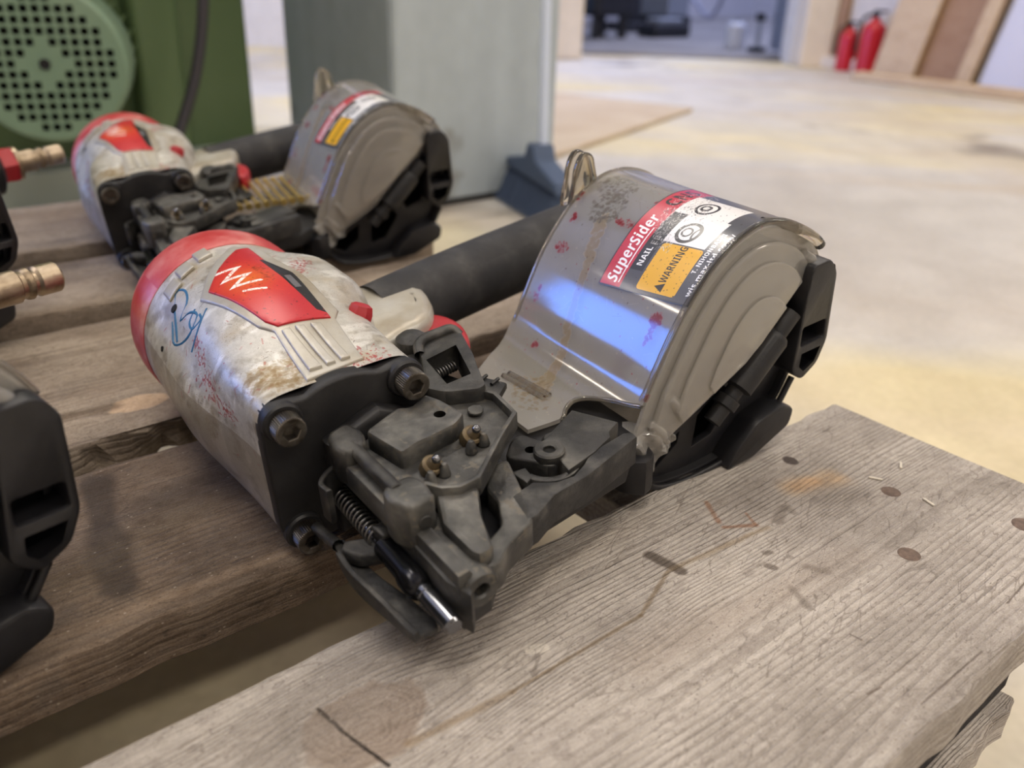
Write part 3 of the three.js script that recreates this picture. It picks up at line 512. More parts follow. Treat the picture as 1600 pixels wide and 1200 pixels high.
  add('tray_lip', tube([[106, -28, 46], [120, -47, 47], [134, -51, 48], [150, -52, 48], [168, -51, 48], [184, -46, 48], [197, -35, 48], [206, -21, 48]], 1.6, 50, 8), M.plastic, tray, 1.2);
  add('tray_inner_wall', extW([[104, -29], [120, -25], [150, -10], [182, 18], [206, 34], [206, 30], [183, 13], [152, -14], [122, -29], [108, -33]], 36, 47, 0.8), M.plastic, tray, 0.6);
  const cell = (y0, y1, x0 = 198, x1 = 211) => [[x0, y0], [x1, y0], [x1 - 0.5, y1], [x0, y1]];
  const outl = rp([[197, 41], [209, 41.5], [214.5, 34], [215.5, 0], [211, -11], [201, -17], [193, -10], [195, 22]], 3);
  const side = add('side_block', extW(outl, 16, 40, 1), M.plastic, tray, 0.6);
  add('ribbed_frame', extW(outl, 38, 57, 1, [rp(cell(27, 38, 197.5, 211.5), 1.5), rp(cell(14, 24.5, 196.5, 212), 1.5), rp(cell(2, 11.5, 196.5, 212.5), 1.5), rp([[197, -1], [212.5, -1], [209, -10], [201, -13.5], [196.5, -9]], 1.5)]), M.plastic, side, 0.6);
  add('foot_fin', extW(rp([[178, -33], [196, -30], [204, -35], [202, -44], [178, -53], [160, -53], [166, -44]], 3), 34, 54, 1.6), M.plastic, tray, 0.7);
  add('adjuster_rod', turned([[0, 0], [4, 0], [4, 8], [5.6, 8.6], [5.6, 13], [4, 13.6], [4, 18], [7, 19], [7, 46], [6, 48], [4.5, 49], [4.5, 60], [0, 60]], [148, -21, 52], [199, 24, 52], 26), M.black, tray, 0.5);
  add('latch_hook', ext(smoothPts([[96, 34], [108, 30], [114, 40], [112, 54], [104, 58], [97, 50]], 2), -38, -20, 2), M.plastic, tray, 0.7);

  // clear cover
  const cover = put('magazine_cover', closedShell(130, 22, 0, 186, coverW0, coverW1, -2, 0), M.cover, N);
  tag(cover, 'clear scratched plastic cover with dust streak and red paint specks');
  const rim = (w, s0, s1, r, o) => tube(Array.from({ length: 40 }, (_, i) => shellPt(lerp(s0, s1, i / 39), w, o)), r, 90, 10);
  add('cover_rim', rim(46.5, 44, 186, 1.6, -0.3), M.coverEdge, cover, 1.4);
  add('cover_rim', rim(-45, 44, 186, 1.1, -0.2), M.coverEdge, cover, 1.4);
  add('cutout_lip', tube([[18, 23], [23, 18], [28, 16.3], [32, 19.5], [35, 25.5], [38, 33], [40, 41], [42, 47]].map(([s, w]) => shellPt(s, w, -0.6)), 1.1, 50, 8), M.coverEdge, cover, 1.4);
  const face = (q, dx = 0, dy = 0) => { const pts = [...Array.from({ length: 30 }, (_, i) => shellPt(lerp(44, 182, i / 29), 0, -0.8).slice(0, 2)), [205, 36], [190, 22], [172, 7], [154, -8], [136, -17], [120, -24], [108, -30], [103, -20]]; const c = [152, 16]; return pts.map(([x, y]) => [c[0] + (x - c[0]) * q + dx, c[1] + (y - c[1]) * q + dy]); };
  const end = add('cover_face', extW(face(1), 46.5, 49, 1), M.coverPlain, cover, 0.6);
  add('face_step', extW(face(0.84, 1, 1), 49, 52.5, 1.4), M.coverPlain, end, 0.6);
  add('face_step', extW(face(0.66, 4, 2), 52.5, 55, 1.2), M.coverPlain, end, 0.6);
  add('face_step', extW(face(0.4, 8, 0), 55, 57, 1), M.coverPlain, end, 0.6);
  add('skirt', warp(tess(extW([[103, -14], [112, -12], [124, -16], [128, -27], [121, -26], [116, -32], [108, -33], [102, -26]], 38, 52, 2), 3), (v) => { v.x += 1.5 * Math.sin(v.y * 0.55); v.z += 1.8 * Math.sin(v.x * 0.6 + v.y * 0.3); }), M.coverPlain, cover, 0.8);
  for (const [a, b] of [[[113, -8, 50], [124, -24, 51]], [[121, 2, 51], [134, -16, 52]], [[196, 46, 50], [206, 36, 51]]]) add('gusset', turned([[0, 0], [2.4, 1], [3.4, 8], [2.6, 15], [0, 17]], a, b, 14), M.coverPlain, cover, 0.9);
  add('horn', tube([[174, 63, 45], [184, 61, 48], [194, 56, 51], [201, 51, 53], [204, 48, 53]], 2.4, 30, 10), M.coverEdge, cover, 1.4);
  for (const w of [-52, -46]) add('lift_lug', extW(smoothPts([[145, 50], [147, 62], [149, 71], [153, 75.5], [158, 74], [160, 68], [161, 56]], 3), w - 1.6, w + 1.6, 1.2), M.coverEdge, cover, 0.8);
  for (const k of [0, 1]) add('pull_ridge', tube([[17 + k * 3.4, -21], [18.5 + k * 3.4, -8], [20 + k * 3.4, 6]].map(([s, w]) => shellPt(s, w, 0.4)), 1.3, 20, 8), M.coverEdge, cover, 1.4);
  // sticker: a thin sheet that follows the cover, slightly askew
  const lw0 = -2, lw1 = 47.5, ls = (w) => 79 + 0.15 * (w - lw0), lg = [];
  const sheet = (off, flip) => grid(40, 20, (i, j) => { const w = lerp(lw0, lw1, flip ? 1 - j : j), cx = Math.min(i, 1 - i, 1) ; return shellPt(ls(w) + 66 * i, w, off); }, (i, j) => [i, flip ? j : 1 - j]);
  const st = mergeGeometries([sheet(0.7), sheet(0.35, true), ...[0, 1].map((e) => grid(1, 20, (i, j) => { const w = lerp(lw0, lw1, j); return shellPt(ls(w) + 66 * e, w, e ? lerp(0.7, 0.35, i) : lerp(0.35, 0.7, i)); }, (i, j) => [e, 1 - j])), ...[0, 1].map((e) => grid(40, 1, (i, j) => { const w = e ? lw1 : lw0; return shellPt(ls(w) + 66 * i, w, e ? lerp(0.7, 0.35, j) : lerp(0.35, 0.7, j)); }, (i) => [i, 1 - e]))]).scale(mm, mm, mm);
  tag(put('warning_label', st, M.label, cover), 'worn red, black and yellow warning sticker');
  return N;
}
function pose(N, x, y, z, pitch, yaw, roll) { N.position.set(x, y + 0.144, z); N.rotation.set(pitch, yaw, roll, 'YXZ'); }

// ---------------------------------------------------------------- room shell
{
  const [fm, fb] = two(2048, 2048, (u, v) => {
    const x = u * 9, z = v * 9, n = fbm(x * 1.1, z * 1.1, 5), a = (x + z) * 0.7, b = (x - z) * 0.7;
    const yel = fbm(a * 1.3 + 9, b * 2.4, 4), br = fbm(a * 2.1 + 40, b * 0.9 + 7, 5), f = fbm(x * 14, z * 14, 4), st = fbm(a * 1.2 + 77, b * 7, 4), sp = hash(Math.floor(u * 2048), Math.floor(v * 2048));
    let c = mixc([214, 211, 205], [194, 190, 184], n);
    c = mixc(c, [226, 210, 158], clamp((yel - 0.46) * 4.5) * 0.75);
    c = mixc(c, [180, 166, 150], clamp((br - 0.52) * 4) * 0.55);
    c = mixc(c, [198, 182, 160], clamp((st - 0.55) * 5) * 0.4);
    c = mixc(c, [110, 100, 90], clamp((fbm(x * 3 + 5, z * 3, 4) - 0.7) * 8) * 0.7);
    const g = (f - 0.5) * 26 + (sp - 0.5) * 10; return [c[0] + g, c[1] + g, c[2] + g, 128 + (f - 0.5) * 160];
  });
  M.floor = std({ map: fm, bumpMap: fb, bumpScale: 0.002, roughness: 0.55 });
  const fg = new THREE.BoxGeometry(18, 0.2, 18).translate(2, -0.1, -2); { const p = fg.attributes.position, uv = fg.attributes.uv; for (let i = 0; i < p.count; i++) uv.setXY(i, p.getX(i) / 9 + 0.13, p.getZ(i) / 9 + 0.31); }
  struct('floor', fg, M.floor);
  const [wm, wb] = two(512, 512, (u, v) => { const n = fbm(u * 8, v * 8, 4), f = fbm(u * 90, v * 90, 3); const c = mixc([226, 218, 204], [210, 204, 194], n); const g = (f - 0.5) * 14; return [c[0] + g, c[1] + g, c[2] + g, 128 + (f - 0.5) * 100]; });
  for (const t of [wm, wb]) t.repeat.set(0.4, 0.4);
  M.wall = std({ map: wm, bumpMap: wb, bumpScale: 0.001, roughness: 0.85 });
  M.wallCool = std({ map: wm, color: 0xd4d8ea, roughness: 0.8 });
  struct('ceiling', boxUV(new THREE.BoxGeometry(18, 0.2, 18).translate(2, CEIL + 0.1, -2)), M.wall);
  // a wall from (x0, z0) to (x1, z1), its inner face on that line; openings [from, to, bottom, top] along it
  const wallBox = (x0, z0, x1, z1, openings = [], thick = 0.16, side = 1) => {
    const L = Math.hypot(x1 - x0, z1 - z0), gs = [], cut = [...openings].sort((a, b) => a[0] - b[0]);
    const bx = (a, b, y0, y1) => { if (b - a > 1e-3 && y1 - y0 > 1e-3) gs.push(new THREE.BoxGeometry(b - a, y1 - y0, thick).translate((a + b) / 2, (y0 + y1) / 2, -side * thick / 2)); };
    let at = 0; for (const [a, b, y0, y1] of cut) { bx(at, a, 0, CEIL); bx(a, b, 0, y0); bx(a, b, y1, CEIL); at = b; } bx(at, L, 0, CEIL);
    return boxUV(mergeGeometries(gs)).rotateY(-Math.atan2(z1 - z0, x1 - x0)).translate(x0, 0, z0);
  };
  struct('wall_back', wallBox(-0.65, -5.76, 3.53, -2.28, [[4.46, 5.37, 0, 2.3]]), M.wall);          // oblique wall with the doorway
  struct('wall_right', wallBox(3.55, -2.3, 3.55, 4.2), M.wall);
  struct('wall_front', wallBox(3.6, 4.2, -3.2, 4.2), M.wall);
  struct('wall_left', wallBox(-3.2, 4.2, -3.2, -5.8, [[6.7, 8.8, 0.5, 1.75]]), M.wall);
  struct('wall_far', wallBox(-3.2, -5.76, -0.6, -5.76, [[0.55, 1.45, 0.04, 1.75]]), M.wall);
  // tall workshop window, part of what lights the hall
  M.pane = phys({ color: 0xffffff, transmission: 1, thickness: 0, roughness: 0, ior: 1.45 });
  M.frame = std({ color: 0x8a8f94, roughness: 0.5 });
  const win = tag(put('window_1', boxUV(mergeGeometries([[0.53, 0.06], [1.72, 0.06]].map(([y, h]) => new THREE.BoxGeometry(0.1, h, 2.1).translate(-3.28, y, -3.55)).concat([-4.6, -3.55, -2.5].map((z) => new THREE.BoxGeometry(0.1, 1.2, 0.06).translate(-3.28, 1.125, z))))), M.frame), null, null, null, 'structure');
  for (const z of [-4.07, -3.03]) put('pane', boxUV(new THREE.BoxGeometry(0.006, 1.14, 0.98).translate(-3.28, 1.125, z)), M.pane, win);
  const day = new THREE.RectAreaLight(0x4f8aff, WINDOW_POWER, 2.0, 1.15); day.name = 'window_daylight'; day.position.set(-3.18, 1.125, -3.55); day.lookAt(0, 1.125, -3.55); scene.add(day);
  const win2 = tag(put('added_window_2', boxUV(mergeGeometries([[0.07, 0.06], [1.72, 0.06]].map(([y, h]) => new THREE.BoxGeometry(0.9, h, 0.1).translate(-2.2, y, -5.84)).concat([-2.62, -1.78].map((x) => new THREE.BoxGeometry(0.06, 1.7, 0.1).translate(x, 0.895, -5.84))))), M.frame), null, null, null, 'structure');  // added window, placed to give the cabinet side a blue reflection
  put('pane', boxUV(new THREE.BoxGeometry(0.8, 1.62, 0.006).translate(-2.2, 0.895, -5.84)), M.pane, win2);
  const day2 = new THREE.RectAreaLight(0x7fa9ff, WINDOW_POWER * 0.8, 0.8, 1.6); day2.name = 'added_reflection_light'; day2.position.set(-2.2, 0.9, -5.74); day2.lookAt(-2.2, 0.9, 0); scene.add(day2);  // light of the added window, for the same blue reflection
  // ceiling fittings
  M.fitting = std({ color: 0xe8e8e6, roughness: 0.5 });
  M.glow = std({ color: 0xffffff, emissive: 0xfff5e6, emissiveIntensity: 1.6 });
  LAMPS.forEach(([x, z], i) => {
    const t = thing('ceiling_light', ['long white tube fitting above the grey cabinet', 'long white tube fitting over the open floor', 'long white tube fitting near the front corner', 'long white tube fitting above the pallet end', 'long white tube fitting near the low hung one', 'long white tube fitting at the front wall'][i], 'lamp', [x, CEIL - 0.35, z], 'ceiling tube fittings');
    put('housing', new RoundedBoxGeometry(1.5, 0.07, 0.2, 2, 0.02), M.fitting, t);
    for (const s of [-0.05, 0.05]) put('lamp_tube', new THREE.CapsuleGeometry(0.014, 1.36, 4, 12).rotateZ(Math.PI / 2).translate(0, -0.052, s), M.glow, t);
    for (const s of [-0.6, 0.6]) put('hanger', new THREE.CylinderGeometry(0.004, 0.004, 0.32, 8).translate(s, 0.19, 0), M.fitting, t);
    const l = new THREE.RectAreaLight(0xfff5e6, LAMP_POWER, 1.4, 0.16); l.name = 'ceiling_tube_light'; l.position.set(x, CEIL - 0.43, z); l.rotation.x = -Math.PI / 2; scene.add(l);
  });
  { // tube added above the window to streak the clear cover with highlights
    const [x, y, z] = STREAK_LAMP, t = thing('ceiling_light', 'added low hung white tube fitting that puts highlight streaks on the clear cover', 'lamp', [x, y, z]);
    put('housing', new RoundedBoxGeometry(0.16, 0.06, 1.3, 2, 0.02), M.fitting, t);
    put('lamp_tube', new THREE.CapsuleGeometry(0.02, 1.2, 4, 12).rotateX(Math.PI / 2).translate(0, -0.05, 0), M.glow, t);
    for (const s of [-0.5, 0.5]) put('hanger', new THREE.CylinderGeometry(0.004, 0.004, CEIL - y, 8).translate(0, (CEIL - y) / 2, s), M.fitting, t);
    const l = new THREE.RectAreaLight(0xfff0d8, LAMP_POWER * 0.8, 0.14, 1.2); l.name = 'added_streak_light'; l.position.set(x, y - 0.08, z); l.rotation.set(-Math.PI / 2, 0, 0); scene.add(l);
  }
  // room beyond the doorway
  struct('wall_side', wallBox(2.2, -5.0, 6.8, -5.0), M.wallCool);
  struct('wall_end', wallBox(6.8, -5.0, 6.8, -1.5), M.wallCool);
  struct('wall_near', wallBox(6.8, -1.5, 3.7, -1.5), M.wallCool);
  M.darkFloor = worn([112, 108, 106], [150, 144, 138], 0.4, { r: 0.6, m: 0 }, 1.2);
  const fd = new THREE.Shape([[2.83, -3.05], [3.57, -2.4], [3.73, -1.5], [6.8, -1.5], [6.8, -5], [2.3, -5], [2.3, -3.5]].map(([x, z]) => new THREE.Vector2(x, -z)));
  struct('floor_beyond', boxUV(new THREE.ExtrudeGeometry(fd, { depth: 0.012, bevelEnabled: false }).rotateX(-Math.PI / 2)), M.darkFloor);
  const l2 = new THREE.RectAreaLight(0xc4d0ff, 13, 1.6, 1.2); l2.name = 'ceiling_skylight'; l2.position.set(5, CEIL - 0.1, -3.2); l2.rotation.x = -Math.PI / 2; scene.add(l2);
  const sk = put('skylight_panel', new RoundedBoxGeometry(1.7, 0.06, 1.3, 2, 0.02).translate(5, CEIL - 0.04, -3.2), std({ color: 0xffffff, emissive: 0xb9ccff, emissiveIntensity: 1.2 })); tag(sk, 'bluish light panel on the ceiling beyond the doorway', 'lamp');
  // door frame
  struct('door_1', boxUV(new RoundedBoxGeometry(0.28, 2.2, 0.04, 2, 0.006).translate(0.14, 1.12, 0)).rotateY(0.876).translate(3.585, 0.012, -2.40), std({ color: 0x70757e, roughness: 0.5 }));
  const dir = new THREE.Vector2(4.18, 3.48).normalize(), at = (d) => [-0.65 + dir.x * d, -5.76 + dir.y * d];
  const yaw = -Math.atan2(dir.y, dir.x);
  M.cream = std({ map: wm, color: 0xfff6e8, roughness: 0.6 });
  for (const d of [4.39, 5.44]) { const [x, z] = at(d); struct('trim_' + (d < 5 ? 1 : 2), boxUV(new RoundedBoxGeometry(0.13, 2.36, 0.24, 2, 0.01).translate(0, 1.18, 0)).rotateY(yaw).translate(x, 0, z), M.cream); }
  { const [x, z] = at(4.915); struct('trim_3', boxUV(new RoundedBoxGeometry(1.18, 0.13, 0.24, 2, 0.01)).rotateY(yaw).translate(x, 2.36, z), M.cream); }
  struct('baseboard_right', boxUV(new RoundedBoxGeometry(0.05, 0.05, 5.6, 2, 0.01).translate(3.5, 0.025, 0.55)), M.cream);
}

// ---------------------------------------------------------------- things along the far wall
M.ply = (() => { const [a, b] = woodTex(512, 512, 0, 0, 1.2, 1.2, { seed: 31, wave: 12, pitch: 26, line: 0.35, light: [208, 184, 150], dark: [184, 154, 120], stain: [190, 162, 130], stainAt: 0.55, stainMix: 0.4, dirt: [150, 120, 90], knot: [150, 110, 70] }); return std({ map: a, roughness: 0.7 }); })();
M.hardboard = std({ map: M.ply.map, color: 0xcfbcb6, roughness: 0.8 });
M.osb = worn([176, 128, 62], [214, 176, 112], 0.6, { r: 0.8, m: 0 }, 0.3);
M.whiteBoard = std({ color: 0xd2d2dc, roughness: 0.5 });
function leaning(name, label, cat, z, w, h, x, mat, tilt = 0.14, th = 0.018, roll = 0, group) {
  const g = boxUV(new RoundedBoxGeometry(th, h, w, 2, 0.003).translate(-th / 2, h / 2, 0)).rotateX(roll).rotateZ(-tilt);
  const m = put(name, g, mat); m.position.set(x, 0.004, z); return tag(m, label, cat, group);
}
leaning('timber_post', 'narrow brown timber post standing against the wall by the doorway', 'post', -2.155, 0.075, 2.1, 3.56, M.hardboard, 0.02, 0.05);
leaning('plywood_sheet', 'wide pale plywood sheet leaning on the wall next to the extinguishers', 'board', -1.77, 0.16, 2.0, 3.34, M.ply, 0.08, 0.018, 0.15);
leaning('hardboard_sheet', 'brownish hardboard sheet leaning between two pale plywood pieces', 'board', -1.60, 0.23, 2.0, 3.375, M.hardboard, 0.08, 0.012, 0.15);
leaning('plywood_strip', 'narrow pale plywood strip leaning over the brownish hardboard', 'board', -1.5, 0.05, 2.0, 3.335, M.ply, 0.08, 0.018, 0.15);
leaning('white_panel', 'bluish white panel leaning between the plywood strip and flake board', 'panel', -1.35, 0.21, 2.0, 3.375, M.whiteBoard, 0.08, 0.02, 0.15);
leaning('flake_board', 'coarse orange flake board leaning at the end of the row of sheets', 'board', -1.18, 0.12, 2.0, 3.34, M.osb, 0.08, 0.018, 0.15);
tag(put('timber_batten', boxUV(new RoundedBoxGeometry(0.07, 0.03, 1.3, 2, 0.004).translate(3.22, 0.016, -1.2)), M.ply), 'pale timber batten lying along the foot of the leaning sheets', 'batten');
function extinguisher(x, z, s, label, wide = 1.35) {
  const t = thing('fire_extinguisher', label, 'extinguisher', [x, 0, z]);
  const tb = turned([[0, 0], [0.038, 0], [0.043, 0.006], [0.043, 0.2], [0.038, 0.225], [0.018, 0.245], [0.014, 0.262], [0, 0.262]].map(([r, y]) => [r * s * wide, y * s]), [0, 0, 0], [0, 1, 0], 24);
  M.extRed ??= std({ color: 0xc01824, roughness: 0.35 });
  put('cylinder', boxUV(tb), M.extRed, t);
  put('valve', boxUV(mergeGeometries([new THREE.CylinderGeometry(0.012, 0.014, 0.03, 14).translate(0, 0.272, 0), new RoundedBoxGeometry(0.014, 0.012, 0.07, 1, 0.003).translate(0, 0.292, 0.02)].map((g) => (g.index ? g.toNonIndexed() : g))).scale(s, s, s)), M.hole, t);
  put('hose', boxUV(new THREE.TubeGeometry(new THREE.CatmullRomCurve3([[0, 0.28, -0.01], [-0.02, 0.26, -0.05], [-0.03, 0.18, -0.068], [-0.03, 0.1, -0.066]].map(([a, b, c]) => new THREE.Vector3(a * s, b * s, c * s))), 16, 0.008 * s, 8)), M.hole, t);
  return t;
}
extinguisher(3.485, -2.065, 0.64, 'shorter red fire extinguisher standing beside the timber post');
extinguisher(3.47, -1.955, 0.80, 'taller red fire extinguisher standing beside the plywood sheet');

// things seen through the doorway
M.machineDark = std({ color: 0x16161c, roughness: 0.5 }); M.machineGrey = std({ color: 0x7d828c, roughness: 0.5 }); M.hoseMat = std({ color: 0x8d8e9e, roughness: 0.6 });
{
  const t = thing('compressor', 'black boxy compressor on feet seen just inside the doorway', 'machine', [3.58, 0.012, -3.62]);
  put('case', boxUV(new RoundedBoxGeometry(0.3, 0.3, 0.26, 3, 0.03).translate(0, 0.26, 0)), M.machineDark, t);
  for (const [a, b] of [[-0.1, -0.08], [0.1, -0.08], [-0.1, 0.08], [0.1, 0.08]]) put('foot', boxUV(new THREE.CylinderGeometry(0.022, 0.028, 0.12, 12).translate(a, 0.06, b)), M.machineDark, t);
  const s = thing('steel_column', 'dark upright steel column beyond the doorway beside the compressor', 'column', [4.18, 0.012, -3.96]);
  put('shaft', boxUV(new RoundedBoxGeometry(0.09, 2.6, 0.09, 2, 0.01).translate(0, 1.3, 0)), M.machineDark, s);
  put('base_plate', boxUV(new RoundedBoxGeometry(0.22, 0.05, 0.2, 2, 0.01).translate(0, 0.025, 0)), M.machineDark, s);
  const c = thing('tall_cabinet', 'grey narrow cabinet beyond the doorway behind the column', 'cabinet', [4.55, 0.012, -4.05]);
  put('carcass', boxUV(new RoundedBoxGeometry(0.2, 1.7, 0.3, 2, 0.01).translate(0, 0.93, 0)), M.machineGrey, c); put('plinth', boxUV(new RoundedBoxGeometry(0.24, 0.08, 0.32, 2, 0.01).translate(0, 0.04, 0)), M.machineDark, c);
  const b = thing('floor_block', 'low dark block on the floor beyond the doorway', 'block', [4.0, 0.012, -3.52]);
  put('body', boxUV(new RoundedBoxGeometry(0.3, 0.07, 0.14, 2, 0.015).translate(0, 0.035, 0)), M.machineDark, b); put('lid', boxUV(new RoundedBoxGeometry(0.2, 0.03, 0.1, 2, 0.01).translate(0, 0.085, 0)), M.machineGrey, b);
  const h = tag(put('air_hose', boxUV(new THREE.TubeGeometry(new THREE.CatmullRomCurve3([[5.2, 1.2, -4.62], [5.2, 0.6, -4.58], [5.2, 0.308, -4.5], [5.2, 0.148, -4.3], [5.2, 0.068, -4.17], [5.2, 0.13, -4.11], [5.2, 0.228, -4.06], [5.2, 0.268, -3.96], [5.2, 0.338, -3.84], [5.2, 0.7, -3.7], [5.2, 1.3, -3.68]].map(V3)), 80, 0.014, 8)), M.hoseMat), 'grey looping air hose hung in front of the far pale wall', 'hose');
  const d = thing('plastic_canister', 'small pale plastic canister standing just beyond the doorway under the hose', 'canister', [3.78, 0.012, -2.86]); d.scale.setScalar(0.28);
  put('body', boxUV(turned([[0, 0], [0.15, 0], [0.17, 0.02], [0.17, 0.36], [0.14, 0.42], [0.06, 0.44], [0, 0.44]], [0, 0, 0], [0, 1, 0], 28)), std({ color: 0xb8bccb, roughness: 0.5 }), d); put('cap', boxUV(new THREE.CylinderGeometry(0.05, 0.05, 0.04, 18).translate(0, 0.46, 0)), M.machineGrey, d);
  const v = thing('small_stand', 'small dark stand just beyond the doorway beside the pale canister', 'stand', [3.72, 0.012, -2.68]); v.scale.setScalar(0.3);
  put('post', boxUV(new THREE.CylinderGeometry(0.03, 0.04, 0.5, 14).translate(0, 0.25, 0)), M.machineGrey, v); put('foot', boxUV(new RoundedBoxGeometry(0.26, 0.08, 0.2, 2, 0.02).translate(0, 0.04, 0)), M.machineDark, v); put('head', boxUV(new RoundedBoxGeometry(0.14, 0.12, 0.1, 2, 0.02).translate(0, 0.52, 0)), M.machineDark, v);
}
// thin sheet on the floor behind the cabinet
tag(put('floor_sheet', boxUV(new RoundedBoxGeometry(1.0, 0.012, 0.62, 2, 0.003).rotateY(0.36).translate(1.40, 0.0065, -1.72)), worn([192, 174, 152], [204, 190, 170], 0.5, { r: 0.8, m: 0 }, 0.4)), 'thin brown board lying flat on the floor behind the grey cabinet', 'board');

// ---------------------------------------------------------------- grey sheet-metal cabinet, broom
{
  const [a, b] = two(512, 512, (u, v) => { const n = fbm(u * 30, v * 3, 4), f = fbm(u * 40, v * 40, 3); let c = mixc([204, 209, 208], [188, 193, 192], n); c = mixc(c, [120, 108, 96], clamp((fbm(u * 9, v * 9, 4) - 0.7) * 8) * 0.5); const g = (f - 0.5) * 10; return [c[0] + g, c[1] + g, c[2] + g, 128 + (n - 0.5) * 80]; });
  M.sheet = std({ map: a, color: 0xe2e8f4, bumpMap: b, bumpScale: 0.0008, roughness: 0.42, metalness: 0.3 });
  M.sheetWall = std({ map: a, color: 0xe9f1fb, roughness: 0.5, metalness: 0.1 });
  const t = thing('metal_cabinet', 'tall grey sheet metal cabinet standing behind the far nail gun', 'cabinet', [0, 0, 0]);
  put('carcass', boxUV(new RoundedBoxGeometry(0.317, 1.7, 0.35, 3, 0.006).translate(0.8635, 0.86, -1.297)), M.sheetWall, t);
  put('side_panel', boxUV(new RoundedBoxGeometry(0.004, 1.66, 0.33, 1, 0.001).translate(0.7045, 0.86, -1.297)), M.sheet, t);
  put('foot_rail', boxUV(new RoundedBoxGeometry(0.31, 0.02, 0.34, 2, 0.004).translate(0.8635, 0.01, -1.297)), M.black, t);
  // broom leaning on it
  const br = thing('broom', 'blue grey broom with pale handle leaning on the grey cabinet', 'broom', [0, 0, 0]);
  M.broomHandle = std({ color: 0xd8e4fa, roughness: 0.35, metalness: 0.1 }); M.broomHead = std({ color: 0x4c5c78, roughness: 0.65 });
  const A = [0.915, 0.098, -1.030], B = [0.920, 0.306, -1.043], dv = V3(B).sub(V3(A)).normalize();
  put('handle', boxUV(rod(A, V3(A).addScaledVector(dv, 1.25).toArray(), 0.0078, 0.001, 16)), M.broomHandle, br);
  const X = V3([-0.3, 0, 1]).normalize();   // length of the head
  const P = (l, y, d) => [0.945 + X.x * l + X.z * d * -0.3, y, -1.062 + X.z * l + d * 0.3];
  const hd = new THREE.Shape([[-0.102, 0.054], [-0.098, 0.067], [-0.022, 0.082], [-0.011, 0.104], [0.011, 0.104], [0.022, 0.082], [0.098, 0.062], [0.102, 0.048]].map(([x, y]) => new THREE.Vector2(x, y)));
  const head = new THREE.ExtrudeGeometry(hd, { depth: 0.03, bevelEnabled: true, bevelThickness: 0.004, bevelSize: 0.004, bevelOffset: -0.004, bevelSegments: 2 }).translate(0, 0, -0.015).rotateY(-Math.atan2(X.z, X.x)).translate(0.910, 0, -1.03);
  put('broom_head', boxUV(head), M.broomHead, br);
  const bs = []; for (let i = 0; i < 42; i++) for (let j = 0; j < 5; j++) { const l0 = lerp(-0.1, 0.1, i / 41), y0 = lerp(0.056, 0.05, i / 41), c = new THREE.CylinderGeometry(0.0011, 0.0013, 1, 5); const a0 = new THREE.Vector3(0.910 + X.x * l0 + 0.005 * (j - 2) * X.z, y0, -1.03 + X.z * l0 - 0.005 * (j - 2) * X.x), l1 = l0 * 1.0 + (rnd() - 0.5) * 0.004, b0 = new THREE.Vector3(0.884 + X.x * l1 + 0.007 * (j - 2), 0.002, -1.036 + X.z * l1 + 0.002 * (j - 2)), d = b0.clone().sub(a0); bs.push(c.scale(1, d.length(), 1).applyQuaternion(new THREE.Quaternion().setFromUnitVectors(new THREE.Vector3(0, 1, 0), d.clone().normalize())).translate((a0.x + b0.x) / 2, (a0.y + b0.y) / 2, (a0.z + b0.z) / 2)); }
  tag(put('bristles', boxUV(mergeGeometries(bs)), M.broomHead, br), 'dense blue grey bristles', null, null, 'stuff');
}

